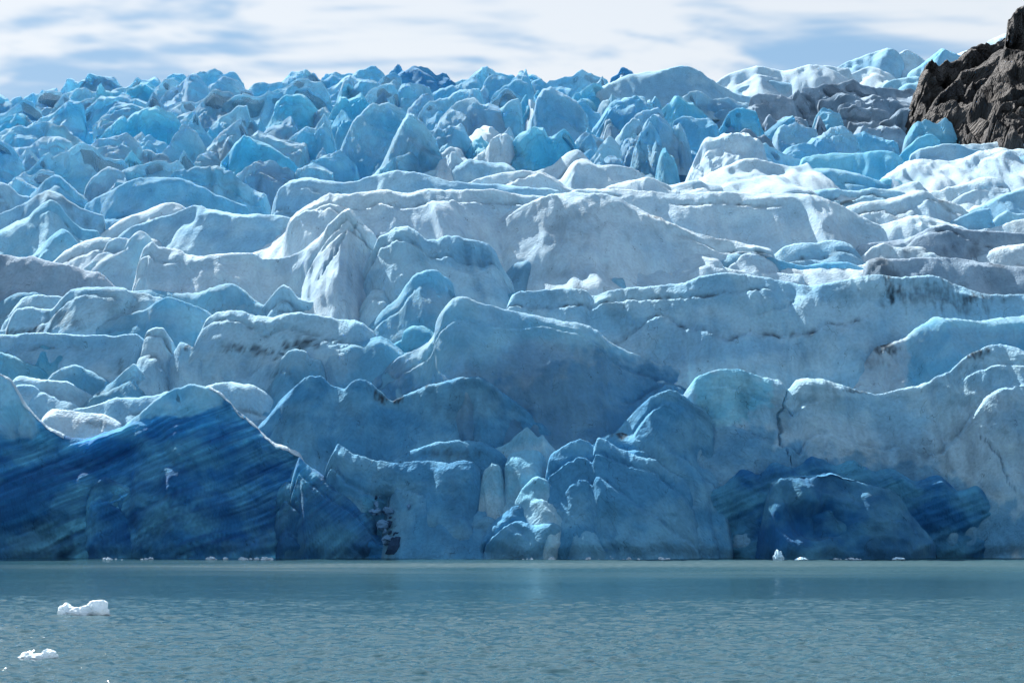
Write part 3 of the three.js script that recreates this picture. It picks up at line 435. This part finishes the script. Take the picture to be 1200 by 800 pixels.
  ['ice_slope', 230, 'w', '815,214 834,201 858,190 876,184 893,186 912,191 930,195 946,191 952,203 970,212', { lean: 1.5, rough: 1.3, mark: 'dazzling sunlit slope', label: 'broad dazzling sunlit slope at the foot of the icefall' }],
  ['ice_ridge', 226, 'c', '942,204 955,197 982,197 1005,203 1027,211 1045,218', { clear: 1 }],
  ['ice_block', 226, 'q', '1026,222 1033,209 1048,209 1056,220', { clear: 1 }],
  ['ice_ridge', 230, 'w', '705,222 725,214 745,210 762,208 784,216 810,213 840,215 872,219 910,225', { lean: 1.05 }],
  ['ice_fin', 231, 'w', '545,216 554,212 570,206 604,199 620,199 637,202 652,209 665,218 682,225', { lean: 0.6, grit: [[632, 205, 14, 4, 0.6]] }],
  ['ice_ridge', 215, 'p', '488,205 505,199 525,198 540,190 552,185 562,187 577,190 593,192 605,200', { dirt: 0.25, lean: 0.6 }],
  ['ice_ridge', 212, 'w', '622,204 648,193 660,182 672,176 681,177 690,187 700,195', { lean: 1.0 }],
  ['ice_ridge', 225, 'w', '652,216,0.9 661,205,0.9 669,193,0.9 677,187 690,190 700,193 725,192 740,196 748,200 754,210', { lean: 0.6 }],
  ['ice_ridge', 260, 'c', '100,240 115,229 130,222 143,215 160,209 180,207 200,207 220,211 236,218 253,227 271,234 290,242', { clear: 1, mark: 'arched white-crested cyan ridge', label: 'arched cyan ridge with a white serrated crest' }],
  ['ice_block', 249, 'c', '122,245 133,236 142,228 158,226 175,225 182,229', { clear: 1 }],
  ['ice_block', 252, 'c', '165,240 178,231 190,226 203,223 213,217 227,218 235,228 245,240', { clear: 1 }],
  ['ice_ridge', 272, 'w', '110,280 130,265 150,254 175,244 195,237 212,240 225,250', { lean: 0.8 }],
  ['ice_ridge', 295, 'p', '132,285 150,266 180,256 205,249 230,239 250,246 275,249 300,250 330,252 352,256 370,262', { lean: 0.55 }],
  ['ice_mound', 325, 'w', '60,308 75,294 90,285 106,279 128,277 140,285', { lean: 0.6 }],
  ['ice_mound', 330, 'w', '105,322 115,303 123,291 130,281 142,277 152,278 158,272 164,270 173,274 180,285 188,293', { lean: 0.6, clear: 1, mark: 'smooth pale dome', label: 'smooth pale dome beside a small dark crevice' }],
  ['ice_bluff', 372, 'w', '170,290 178,283 186,290 205,292 220,297 237,299 262,297 285,296 300,297 308,302 330,301 350,295,0.7 367,282,1.0 380,270,1.2 390,257,1.2 400,248,1.15 408,244,0.9 416,250,0.6 426,262 440,275', { lean: 0.62, swell: 1.3, crack: [[pts('425,262 400,285 385,310 370,335'), 2.5, 0.8]], mark: 'wide lilac slope', label: 'wide smooth lilac slope with sunlit streaks near its peak' }],
  ['ice_ridge', 300, 'w', '300,285 325,271 345,263 356,266 372,256 385,252', { lean: 1.1 }],
  ['ice_lump', 297, 'w', '172,290 178,280 186,281 193,290', { lean: 0.7 }],
  ['ice_peak', 304, 'c', '-20,280 0,271 15,262 33,253 42,245 50,238 58,234 67,238 74,247 83,257 97,267 115,272', { lean: 0.55, mark: 'pale pointed peak', label: 'pale pointed peak with cyan specks among curving dark crests' }],
  ['ice_ridge', 270, 'p', '-30,262 0,250 15,244 28,238 40,229 53,223 66,225 79,234 93,242 110,249 120,252', { dirt: 0.4 }],
  ['ice_peak', 244, 'c', '35,228 45,218 55,209 65,204 75,209 88,221 102,234', { clear: 1 }],
  ['ice_ridge', 250, 'p', '-30,208 0,212 12,217 22,227 35,230', { dirt: 0.4 }],
  ['ice_ridge', 304, 'w', '-20,305 0,297 14,290 30,283 45,279 58,272 70,275', { lean: 0.8 }],
  ['ice_peak', 314, 'c', '35,302 48,288 60,275 72,268 81,272 90,283 97,292', {}],
  ['ice_ridge', 356, 'd', '-30,296 0,298 20,301 37,300 62,306 82,311 100,317 116,320 127,328 138,338', { lean: 0.5, dirt: 0.5, mark: 'dark gritty ridge', label: 'dark gritty ridge below the pale pointed peak' }],
  ['ice_block', 364, 'c', '0,354 10,347 23,341 40,341 55,345', { clear: 1 }],
  ['ice_block', 370, 'p', '16,358 28,347 50,344 72,347 80,352', {}],
  // the jumbled icefall
  ['serac', 168, 'c', '30,146 45,137 60,130 80,121 94,116 98,123 101,142 105,162', {}],
  ['serac', 180, 'c', '-10,160 5,150 18,146 40,143 60,144 76,148 88,155 98,163', { dirt: 0.25 }],
  ['serac', 190, 'p', '12,180 20,175 32,168 44,162 56,159 74,162 84,168', {}],
  ['serac', 214, 'c', '28,202 36,192 46,182 57,172 64,175 80,168 96,160 107,165 120,176 133,186 150,195', {}],
  ['serac', 200, 'p', '105,172 112,165 122,161 144,161 156,166 165,178 168,190', { dirt: 0.3 }],
  ['serac', 176, 'q', '114,164 130,150 143,139 149,142 160,132 174,126 187,125 204,130 211,139 215,152 220,165', { mark: 'double-stepped cyan serac', label: 'wide bright cyan serac with a double-stepped arched top' }],
  ['serac', 190, 'c', '158,176 168,163 176,158 190,163 203,173 212,183', {}],
  ['serac', 194, 'p', '204,178 210,160 218,146 227,150 236,160 246,174', { dirt: 0.3 }],
  ['serac', 215, 'c', '138,206 150,197 162,191 175,190 187,188 198,192 208,188 216,193', {}],
  ['serac', 198, 'p', '156,190 167,180 178,178 194,182 205,188', {}],
  ['serac', 238, 'c', '200,208 212,199 222,193 234,188 246,188 260,190 276,200 292,210 312,225', { dirt: 0.25 }],
  ['serac', 219, 'p', '100,214 107,204 116,197 125,195 138,200 146,206', {}],
  ['serac', 212, 'c', '-30,155 0,165 11,173 20,185 28,198', {}],
  ['serac', 226, 'p', '4,216 14,206 26,199 40,197 55,198 64,205', {}],
  ['serac', 154, 'q', '-6,146 4,138 13,132 23,131 34,139 40,145', {}],
  ['serac', 146, 'c', '0,133 10,126 26,121 36,123 48,133', {}],
  ['serac', 142, 'c', '98,130 108,122 118,115 131,111 143,106 153,108 165,117 182,124', {}],
  ['serac', 146, 'c', '120,138 130,127 144,122 164,128 175,134', {}],
  ['serac', 126, 'c', '68,118 76,109 86,103 98,101 113,103 130,111', {}],
  ['serac', 128, 'p', '90,118 104,110 111,110 116,120', {}],
  ['serac', 112, 'c', '96,98 106,89 116,84 125,86 138,96 146,102', {}],
  ['serac', 110, 'p', '102,103 112,94 122,91 136,97', {}],
  ['serac', 112, 'c', '62,108 76,99 84,93 92,98 102,97', {}],
  ['serac', 128, 'c', '-4,122 8,116 16,110 23,107 31,113 40,116', {}],
  ['serac', 126, 'c', '-20,110 0,109 6,113 10,118', {}],
  ['serac', 122, 'c', '28,114 38,106 46,109 55,107 66,106', {}],
  ['serac', 126, 'p', '44,116 54,111 62,108 72,113 82,118', {}],
  ['serac', 116, 'c', '124,111 133,103 142,98 152,99 160,92 166,97', {}],
  ['serac', 118, 'q', '146,110 158,101 167,94 176,98 184,104', {}],
  ['serac', 104, 'c', '164,94 174,91 182,87 188,92', {}],
  ['serac', 120, 'c', '178,114 183,100 187,94 193,89 202,91 210,99', { dirt: 0.3 }],
  ['serac', 129, 'p', '184,122 190,110 196,103 204,101 213,95 226,91 235,97 244,103', {}],
  ['serac', 136, 'p', '195,128 208,121 222,117 240,113 256,112', {}],
  ['serac', 154, 'p', '206,136 220,126 236,121 246,114 256,110 266,110 277,116 286,123', { dirt: 0.2 }],
  ['serac', 102, 'c', '222,93 232,87 241,83 250,80 258,82 264,88', {}],
  ['serac', 106, 'c', '256,86 268,83 277,88 285,97', {}],
  ['serac', 102, 'c', '196,93 204,87 211,85 220,90', {}],
  ['serac', 122, 'p', '238,112 246,101 254,95 262,89 271,91 280,97 296,103', {}],
  ['serac', 112, 'c', '286,103 296,96 307,93 326,94 338,99', {}],
  ['serac', 156, 'c', '262,116 275,110 290,108 308,107 328,102 345,99 356,103 370,112 382,118', { dirt: 0.2 }],
  ['serac', 166, 'q', '305,155 314,147 320,135 323,123 333,117 343,112 355,112 363,119 378,131', {}],
  ['serac', 116, 'c', '320,107 334,101 346,97 360,96 375,99 386,111', {}],
  ['serac', 104, 'c', '326,98 336,92 346,87 358,84 371,88 380,93', {}],
  ['serac', 104, 'p', '350,97 366,89 378,95', {}],
  ['serac', 104, 'c', '372,95 380,89 388,87 398,92', {}],
  ['serac', 100, 'c', '380,90 392,84 404,83 418,84', {}],
  ['serac', 192, 'c', '332,172 338,164 347,153 359,142 369,144 380,135 387,144 392,163 396,180', {}],
  ['serac', 164, 'p', '352,145 366,136 382,128 393,141 396,152', {}],
  ['serac', 172, 'p', '304,160 313,152 323,147 333,139 341,134 346,143 352,155', {}],
  ['serac', 176, 'q', '382,142 388,130 393,119 399,111 416,113 423,109 432,119 436,132', { mark: 'deep cyan serac', label: 'deep cyan serac behind a taller white-edged serac' }],
  ['serac', 200, 'c', '396,182 403,168 412,150,0.8 421,140,0.7 430,126 437,119 450,118 464,123 474,129 480,140', { mark: 'leaning flat-topped serac', label: 'tall leaning pale serac with one sunlit edge and a flat top' }],
  ['serac', 209, 'c', '432,202,1.1 446,190,1.1 454,173,1.0 460,158,0.8 469,143,0.6 478,133 487,133 494,140 503,151 512,165', { dirt: 0.35, mark: 'gritty pointed serac', label: 'gritty pointed serac with a sunlit ribbed flank' }],
  ['serac', 211, 'c', '448,205 457,195 466,183 477,175 482,175 491,180 500,192', {}],
  ['serac', 209, 'c', '366,196 375,188 386,181 397,179 408,186 418,198', {}],
  ['serac', 215, 'c', '338,208 346,199 356,192 368,189 380,193 390,202', {}],
  ['serac', 213, 'q', '258,197 265,187 275,173 285,163 292,162 320,168 335,176 345,186 352,195', { mark: 'broad cyan slab serac', label: 'broad cyan slab serac with a sloping white rim' }],
  ['serac', 218, 'p', '278,206 290,196 304,186 318,192 335,198 345,204', { dirt: 0.3 }],
  ['serac', 196, 'p', '290,166 297,158 303,152 311,155 327,160 345,168 359,172 362,185', {}],
  ['serac', 194, 'p', '242,172 249,161 260,149 271,140 282,136 287,148 291,162', { dirt: 0.25 }],
  ['serac', 168, 'c', '240,160 250,148 261,138 275,131 289,127 293,140 296,152', {}],
  ['serac', 169, 'p', '288,150 293,140 300,146 303,158', {}],
  ['serac', 104, 'b', '462,90 470,80 480,75 492,72 501,79 511,88 523,87 531,96', { mark: 'tallest skyline serac', label: 'big dark blue serac, the tallest on the glacier\'s skyline' }],
  ['serac', 98, 'b', '452,92 458,84 468,75 472,84', {}],
  ['serac', 102, 'c', '404,95 414,88 426,81 440,77 448,82 455,90', {}],
  ['serac', 109, 'c', '436,98 443,90 452,86 462,86 470,93', {}],
  ['serac', 112, 'c', '380,102 395,96 412,93 432,90 442,95', {}],
  ['serac', 118, 'q', '396,110 402,101 408,97 413,101 418,110', {}],
  ['serac', 118, 'c', '408,110 418,101 430,94 442,91 450,97', {}],
  ['serac', 129, 'c', '426,114 434,104 444,98 461,95 466,104 468,120', {}],
  ['serac', 128, 'c', '464,106 470,99 478,94 492,96 503,100 507,110', { dirt: 0.2 }],
  ['serac', 124, 'c', '500,114 506,107 517,102 529,101 539,108', {}],
  ['serac', 110, 'c', '520,104 534,99 546,92 555,89 562,96', {}],
  ['serac', 104, 'c', '528,98 540,90 556,83 574,79 590,83 604,88', { dirt: 0.2 }],
  ['serac', 110, 'c', '565,102 570,93 579,88 592,90 603,95', {}],
  ['serac', 106, 'c', '594,92 602,87 611,84 625,85 640,95', {}],
  ['serac', 132, 'c', '576,118 582,108 589,99 600,94 611,93 620,98 625,110 628,122', {}],
  ['serac', 134, 'c', '566,126 576,116 586,109 597,107 604,113', {}],
  ['serac', 136, 'p', '478,126 485,117 493,110 501,109 508,117', {}],
  ['serac', 154, 'c', '488,142 496,129 504,122 517,119 534,111 550,108 561,106 566,116', {}],
  ['serac', 162, 'p', '513,148 520,136 527,126 537,120 555,118 567,122 585,121', {}],
  ['serac', 130, 'p', '557,116 562,104 567,96 571,104 573,122', {}],
  ['serac', 162, 'c', '564,154 573,142 583,130 593,118 607,111 611,120 614,148', { lean: 0.35, mark: 'wedge-shaped serac', label: 'wedge-shaped serac with one upright edge beside a big rounded serac' }],
  ['serac', 153, 'q', '609,126 613,116 617,110 622,116 626,126', {}],
  ['serac', 152, 'w', '613,132 615,123 624,122 627,132', { lean: 1.0 }],
  ['serac', 170, 'p', '615,160,0.9 620,148,0.8 625,132,0.7 629,117,0.4 635,110 646,106 661,107 672,117 683,124 688,132 690,150', { lean: 0.35, mark: 'big rounded serac', label: 'big rounded pale serac with a ragged white edge' }],
  ['serac', 162, 'c', '534,148 541,140 549,134 560,133 570,139 576,147', {}],
  ['serac', 189, 'p', '484,180 496,168 508,159 522,150 540,143 545,152', { lean: 0.95, dirt: 0.25 }],
  ['serac', 182, 'w', '526,180 540,168 550,160 559,152 567,150 579,156 594,162', { lean: 1.0 }],
  ['serac', 209, 'w', '488,200 500,189 512,181 530,176 540,180', { lean: 1.0 }],
  ['serac', 212, 'w', '510,202 520,190 531,181 540,189 546,198', { lean: 1.1 }],
  ['serac', 204, 'w', '552,192 562,182 572,172 584,163 600,163 606,172', { lean: 1.05 }],
  ['serac', 204, 'q', '598,170 606,161 618,155 637,151 643,157 652,152 660,148 669,157 678,171 684,184', { mark: 'twin-topped cyan serac', label: 'twin-topped cyan serac below the big rounded serac' }],
  ['serac', 180, 'p', '670,168 677,159 684,153 693,151 702,156 712,163', {}],
  ['serac', 200, 'p', '690,192 698,184 707,173 713,164 719,166 726,176', { lean: 0.7 }],
  ['serac', 204, 'p', '698,196 705,187 713,180 722,177 730,186', {}],
  ['serac', 130, 'q', '668,118 675,111 683,106 694,100 704,103 710,112 714,124', {}],
  ['serac', 152, 'c', '668,122 680,117 690,122 703,131 706,142', {}],
  ['serac', 106, 'c', '632,98 644,92 660,90 672,87 682,84 690,88 700,89 712,92', { dirt: 0.3 }],
  ['serac', 112, 'c', '618,102 625,95 632,91 640,96 646,104', {}],
  ['serac', 118, 'c', '624,108 640,101 655,99 672,103 682,108', {}],
  ['serac', 120, 'c', '706,112 711,103 719,96 730,93', {}],
  ['serac', 100, 'b', '716,92 722,87 728,81 734,83 742,88', { mark: 'small dark blue serac', label: 'small dark blue serac on the skyline next to the broad dome' }],
  ['ice_dome', 130, 'p', '700,104 718,96 740,87 766,83 786,80 806,77 817,81 832,92 848,102 866,110 885,115', { lean: 0.6, swell: 1.4, mark: 'broad skyline dome', label: 'broad pale dome of ice on the skyline' }],
  ['serac', 134, 'p', '795,112 808,105 822,106 840,114 862,122 880,128', {}],
  ['serac', 164, 'c', '694,152 702,142 711,128 720,117 731,114 743,112 754,118 762,128 766,145', {}],
  ['serac', 144, 'q', '772,138 777,129 783,121 791,114 800,111 810,116 823,125 830,134', { mark: 'bright rounded cyan serac', label: 'bright cyan rounded serac below the broad dome' }],
  ['serac', 132, 'q', '756,124 764,119 774,118 780,124', {}],
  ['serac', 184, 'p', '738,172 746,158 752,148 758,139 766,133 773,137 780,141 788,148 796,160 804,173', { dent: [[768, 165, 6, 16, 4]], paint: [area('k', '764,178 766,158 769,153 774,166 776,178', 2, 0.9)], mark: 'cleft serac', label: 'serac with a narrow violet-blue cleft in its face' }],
  ['serac', 176, 'p', '732,166 738,152 746,138 756,130 770,128 777,135', {}],
  ['serac', 182, 'p', '718,172 726,160 733,148 742,138 750,136', {}],
  ['serac', 183, 'p', '787,172 789,155 791,144 797,142 803,154 809,172', { lean: 0.35 }],
  ['serac', 164, 'c', '790,140 805,133 822,134 833,134 840,142 842,155', { dirt: 0.25 }],
  ['serac', 162, 'q', '836,156 842,147 849,135 854,127 861,125 869,127 886,128 890,138 897,152', { lean: 0.3, mark: 'flat-topped glowing serac', label: 'flat-topped glowing cyan serac near the grey icefall' }],
  ['serac', 160, 'p', '846,152 854,145 864,141 874,144 882,152', {}],
  ['serac', 182, 'd', '868,158 874,151 880,149 888,155 896,153 904,161 910,172', { dirt: 0.5 }],
  ['serac', 200, 'c', '882,176 889,169 897,165 909,168 919,176 930,184 945,190', {}],
  ['serac', 190, 'c', '914,178 921,171 930,165 941,162 953,165 960,175', {}],
  ['serac', 182, 'p', '930,168 945,162 960,158 972,152 986,149 998,156 1006,168', {}],
  ['serac', 168, 'p', '908,158 918,149 932,143 943,147 957,155', {}],
  ['serac', 160, 'c', '892,154 902,146 912,141 922,137 927,145', {}],
  ['serac', 144, 'd', '870,130 885,122 897,120 905,126 915,134', { dirt: 0.4 }],
  ['serac', 132, 'd', '905,120 925,114 940,113 955,118', { dirt: 0.5 }],
  ['serac', 152, 'c', '955,134 962,126 973,123 984,126 988,136', { dirt: 0.25 }],
  ['serac', 176, 'c', '1000,158 1012,155 1025,155 1040,160 1052,168', {}],
  ['serac', 169, 'd', '1005,150 1030,152 1050,152 1060,162', { dirt: 0.5 }],
  ['serac', 149, 'd', '984,132 1000,125 1020,122 1040,128', { dirt: 0.5 }],
  ['serac', 154, 'd', '1030,138 1050,130 1065,128 1075,137', { dirt: 0.6 }],
  ['serac', 130, 'd', '960,112 985,110 1010,110 1035,112 1060,116 1072,124', { dirt: 0.5 }],
  ['serac', 120, 'd', '940,104 970,100 1000,98 1030,98 1060,100 1075,106', { dirt: 0.45 }],
  ['serac', 158, 'd', '995,147 1008,140 1022,137 1034,143', { dirt: 0.5 }],
  ['serac', 150, 'd', '905,140 918,133 932,130 946,134', { dirt: 0.5 }],
  ['serac', 138, 'd', '880,118 896,112 915,110 930,116', { dirt: 0.4 }],
  ['serac', 176, 'c', '1060,162 1067,150 1075,140 1084,137 1096,141 1108,137 1116,146 1121,162', { facet: 0.9, mark: 'blocky serac at the rock', label: 'blocky cyan serac jammed against the foot of the dark rock' }],
  // far ice rising behind the icefall
  ['ice_ridge', 114, 'w', '838,98 850,88 868,82 880,79 892,77 908,80 922,83 933,80 950,78 970,76 985,79 995,80', { lean: 0.9, mark: 'far ribbed crest', label: 'far ribbed ice crest on the skyline beyond the broad dome' }],
  ['ice_peak', 100, 'p', '975,84 985,76 1000,70 1018,62 1030,59 1040,56 1052,60 1058,68', { lean: 0.75, mark: 'highest far peak', label: 'highest far ice peak on the skyline beside the dark rock' }],
  ['ice_peak', 99, 'w', '1040,72 1052,62 1063,58 1073,63 1084,72 1095,80', { lean: 0.8, mark: 'far sunlit peak', label: 'far sunlit ice peak between the highest peak and the dark rock' }],
  ['ice_ridge', 104, 'c', '1065,85 1080,75 1092,66 1103,57 1113,60 1125,65 1150,60', { label: 'far blue ice ridge running behind the dark rock' }],
  ['ice_ridge', 104, 'w', '985,95 1005,83 1020,78 1035,83 1050,92', { lean: 0.9 }],
  ['ice_ridge', 116, 'p', '860,106 880,98 905,95 930,97 950,100', { lean: 0.8 }],
  ['ice_ridge', 108, 'p', '930,98 950,92 975,90 995,95 1005,99', { lean: 0.7 }],
  ['ice_ridge', 108, 'c', '1035,100 1050,93 1070,90 1085,92', {}],
];
for (let i = 0; i < 84; i++) {                                        // the smaller blocks jammed between the big seracs
  const foot = 112 + 98 * Math.pow(rnd(), 0.85), x = 5 + rnd() * (foot > 160 ? 780 : 1040), w = (12 + rnd() * 22) * lerp(0.8, 1.25, (foot - 112) / 98), h = w * (0.5 + rnd() * 0.75), m = 0.25 + rnd() * 0.5, y = foot - 5;
  const c = [[0, 0.15], [m * 0.45, 0.55 + rnd() * 0.25], [m * 0.8, 0.86], [m, 1], [m + (1 - m) * 0.25, 0.72 + rnd() * 0.22], [m + (1 - m) * 0.65, 0.4 + rnd() * 0.3], [1, 0.1]];
  ROWS.push(['serac', Math.round(foot), x > 850 && foot < 160 ? 'd' : ['c', 'p', 'c', 'q', 'p'][i % 5], c.map(([a, b]) => `${(x + a * w).toFixed(1)},${(y - b * h).toFixed(1)}`).join(' '), { dirt: x > 850 ? 0.4 : 0.12 }]);
}
const WORD = { w: 'white', p: 'pale blue', c: 'light cyan', q: 'bright cyan', b: 'blue', k: 'deep blue', d: 'grey gritty' };
const middle = (crest) => { const p = pts(crest), xs = p.map((q) => clamp(q[0], 0, 1200)), ys = p.map((q) => q[1]); return [(xs[0] + xs[xs.length - 1]) / 2, Math.min(...ys), xs[xs.length - 1] - xs[0]]; };
const MARKS = ROWS.filter((r) => r[4].mark).map((r) => [...middle(r[3]), r[4].mark, r[1]]);
for (const [name, foot, tone, crest, o] of ROWS) {
  const p = pts(crest), [mx, my, wide] = middle(crest), high = foot - my, lit = (o.lean ?? 0) >= 0.9, kind = name.replace('ice_', '');
  const size = wide < 24 ? 'tiny' : wide < 42 ? 'small' : wide < 85 ? 'mid-sized' : wide < 150 ? 'broad' : 'long', form = high / wide > 0.75 ? 'upright' : high / wide > 0.42 ? 'arched' : 'low';
  const near = MARKS.map(([x, y, w, m, f]) => { const dx = Math.max(0, Math.abs(mx - x) - (w + wide) / 2), dy = (my - y) * 1.3; return [Math.hypot(dx, dy), m, f > foot + 8 ? 'behind' : f < foot - 8 ? 'below' : 'beside']; }).sort((a, b) => a[0] - b[0])[0];
  const label = o.label ?? `${size} ${form} ${lit ? 'sunlit ' : ''}${WORD[tone]} ${kind === 'serac' ? 'serac' : 'ice ' + kind}${o.dirt > 0.2 && tone !== 'd' ? ' with grit' : ''} ${near[2]} the ${near[1]}`;
  const group = o.label ? undefined : name === 'serac' ? 'seracs of the icefall' : 'ice ridges of the glacier';
  ice(name, foot, crest, { tone, clear: name === 'serac' && tone !== 'd' && tone !== 'w', crisp: name === 'serac' ? 0.42 : undefined, crease: name === 'serac' ? 0.35 : 1, swell: name === 'serac' ? 0.5 : 1, flute: name === 'serac' ? 0.6 : 1, round: name === 'serac' ? 0.12 : undefined, rim: name === 'serac' ? 0.7 : 1, facet: name === 'serac' ? 1.6 : foot < 345 && foot > 240 && p.length > 12 ? 0.2 : 0.45, angular: name === 'serac' ? 0.85 : 0.35, jag: name === 'serac' ? 1.4 : 0.3, band: name === 'serac' ? 0.15 : mx > 650 && foot > 230 ? 0.9 : 0.5, rear: name === 'serac' ? 0.4 : 0.5, ...o, label, group, category: name === 'serac' ? 'serac' : name.replace('_', ' ') });
}

// ---------------------------------------------------------------- the dark rock beside the icefall
{
  const ROCKTONE = [[0.014, 0.014, 0.018], [0.066, 0.062, 0.062]];
  const buttress = (foot, crest, o) => {
    const t = TONE.r = ROCKTONE, g = body(foot, crest, { tone: 'r', rough: 1.3, crease: 0.7, facet: 3.0, shelf: 0.4, flute: 0.5, slant: 0, jag: 1.5, ledge: 2, sink: 14, round: 0.3, rim: 0.3, step: 1.1, rowStep: 1.1, ...o });
    const m = new THREE.Mesh(g, ROCK); m.castShadow = m.receiveShadow = true; return m;
  };
  const rock = buttress(176, '1098,160 1118,158,1.0 1130,144,1.1 1141,128,1.1 1151,108,1.0 1160,92,0.9 1170,74,0.8 1177,54,0.5 1180,36,0.4 1182,20,0.4 1190,13 1196,7 1212,2 1240,-12 1290,-30', { lean: 0.45, label: '' });
  rock.geometry.computeBoundingBox(); const bb = rock.geometry.boundingBox, c = new THREE.Vector3((bb.min.x + bb.max.x) / 2, bb.min.y, (bb.min.z + bb.max.z) / 2);
  rock.geometry.translate(-c.x, -c.y, -c.z); const rockGroup = new THREE.Group(); rockGroup.position.copy(c); rock.name = 'main_buttress'; rockGroup.add(rock);
  for (const [foot, crest, o] of [
    [158, '1066,128 1070,112,1.0 1074,100,1.0 1080,84,0.8 1088,75 1104,70 1124,64 1140,60 1158,52 1176,46 1196,40', { lean: 0.4 }],
    [166, '1080,132 1090,124,1.1 1100,112,1.1 1110,104,1.1 1122,94,1.0 1132,84,0.9 1146,74 1160,66 1176,58 1196,52', { lean: 0.45 }],
    [180, '1148,172 1156,150,0.9 1164,132,0.9 1172,120,0.7 1184,118 1200,112 1230,104', { lean: 0.35 }],
  ]) { const m = buttress(foot, crest, o); m.geometry.translate(-c.x, -c.y, -c.z); m.name = 'side_buttress'; rockGroup.add(m); }
  put(rockGroup, 'rock_outcrop', 'dark brown rock outcrop with sunlit ribs beside the icefall', 'rock outcrop');
  ice('snow_bank', 84, '1092,76 1110,68 1130,60 1150,53 1164,45 1182,38', { tone: 'w', lean: 1.2, back: 12, label: 'strip of sunlit snow along the back of the dark rock', category: 'snow bank' });
}

// ---------------------------------------------------------------- loose ice on and beside the lake
function lump(rx, ry, rz, s, rough = 0.35) {
  const g = new THREE.IcosahedronGeometry(1, 5), p = g.attributes.position, v = new THREE.Vector3();
  for (let i = 0; i < p.count; i++) { v.fromBufferAttribute(p, i); const k = 1 + rough * (fbm(v.x * 1.3 + s, v.y * 1.3, v.z * 1.3, 4) + 0.4 * Math.abs(noise(v.x * 3 + s, v.y * 3, v.z * 3))); p.setXYZ(i, v.x * rx * k, v.y * ry * k, v.z * rz * k); }
  g.computeVertexNormals(); return g;
}
const white = new THREE.MeshPhysicalMaterial({ color: new THREE.Color().setRGB(0.80, 0.89, 0.95), roughness: 0.7, bumpMap: iceGrain, bumpScale: 0.08, transmission: 0.3, ior: 1.31 });
const pale = new THREE.MeshPhysicalMaterial({ color: new THREE.Color().setRGB(0.42, 0.62, 0.76), roughness: 0.8, bumpMap: iceGrain, bumpScale: 0.08, ior: 1.31 });
function floe(parts, px, py, label) {
  const p = at(px, py, 8), k = EYE / (EYE - p.y), q = new THREE.Vector3(p.x * k, 0, p.z * k);
  const g = mergeGeometries(parts.map(([x, y, z, rx, ry, rz, s]) => lump(rx, ry, rz, s).translate(x, y, z)));
  const m = new THREE.Mesh(g, white); m.position.copy(q); put(m, 'ice_floe', label, 'ice floe'); return m;
}
floe([[-1.3, 0.1, 0, 0.55, 0.62, 0.6, 1], [-0.6, 0.08, 0.1, 0.85, 0.5, 0.6, 2], [0.3, 0.1, 0, 0.9, 0.55, 0.7, 3], [1.0, 0.2, 0.05, 0.8, 0.78, 0.7, 4]], 97, 720, 'saddle-shaped white ice floe, larger of the two adrift on the lake');
floe([[-0.6, 0.02, 0, 0.4, 0.24, 0.4, 11], [0, 0.0, 0, 0.6, 0.2, 0.4, 12], [0.55, 0.08, 0, 0.4, 0.32, 0.4, 13]], 45, 770, 'flat white ice floe, smaller of the two adrift on the lake');
for (const [px, w, h, s, label] of [[913, 1.2, 1.7, 21, 'upright white ice chunk stranded before the jagged dark slab'], [940, 1.4, 0.5, 22, 'flat pale ice chunk beside the upright chunk at the waterline'], [1053, 1.6, 0.6, 23, 'small ice chunk afloat at the end of the jagged dark slab']]) {
  const p = at(px, 652, 229.5); const m = new THREE.Mesh(lump(w * 0.5, h * 0.5, w * 0.45, s, 0.6), pale); m.position.set(p.x, h * 0.16, p.z); put(m, 'ice_chunk', label, 'ice chunk');
}
{ // dark heap of broken ice between the two walls
  const list = [];
  for (let i = 0; i < 90; i++) {
    const u = rnd(), w = rnd(), px = 430 + u * 62 + w * 22, py = 578 + w * 62 + u * 18, r = 0.15 + 0.8 * Math.pow(rnd(), 2.5), p = at(px, Math.min(py, 652), lerp(243.4, 237.1, clamp((py - 575) / 80, 0, 1)));
    const g = new THREE.IcosahedronGeometry(1, 1), q = g.attributes.position; for (let k = 0; k < q.count; k++) { const e = 1 + 0.9 * noise(q.getX(k) * 1.6 + i * 3.1, q.getY(k) * 1.6, q.getZ(k) * 1.6); q.setXYZ(k, q.getX(k) * r * e, q.getY(k) * r * e, q.getZ(k) * r * e); }
    g.scale(0.6 + rnd() * 1.3, 0.5 + rnd() * 0.9, 0.7 + rnd() * 0.6).rotateZ(rnd() * 3).rotateX(rnd() * 3);
    const dark = rnd() < 0.55, c = dark ? [0.018, 0.05, 0.105] : [0.09, 0.21, 0.36], col = new Float32Array(q.count * 3); for (let k = 0; k < q.count; k++) col.set(c, k * 3); g.setAttribute('color', new THREE.BufferAttribute(col, 3)); g.computeVertexNormals();
    list.push(g.translate(p.x, p.y, p.z));
  }
  for (let i = 0; i < 70; i++) { // crumbs along the foot of the walls
    const px = [270, 300, 715, 755, 150, 640, 1000][i % 7] + (rnd() - 0.5) * 60, p = at(px, 652, 233.5 - rnd() * 3), r = 0.08 + 0.26 * Math.pow(rnd(), 2);
    const g = lump(r * 1.4, r, r, i * 1.9, 0.6), q = g.attributes.position, col = new Float32Array(q.count * 3); for (let k = 0; k < q.count; k++) col.set([0.42, 0.55, 0.66], k * 3); g.setAttribute('color', new THREE.BufferAttribute(col, 3)); list.push(g.translate(p.x, r * 0.2, p.z));
  }
  put(new THREE.Mesh(mergeGeometries(list), new THREE.MeshPhysicalMaterial({ vertexColors: true, roughness: 1, specularIntensity: 0.2 })), 'ice_rubble', 'dark heap of broken ice rubble between the striped and speckled walls', 'rubble', null, 'stuff');
}
renderer.render(scene, camera);
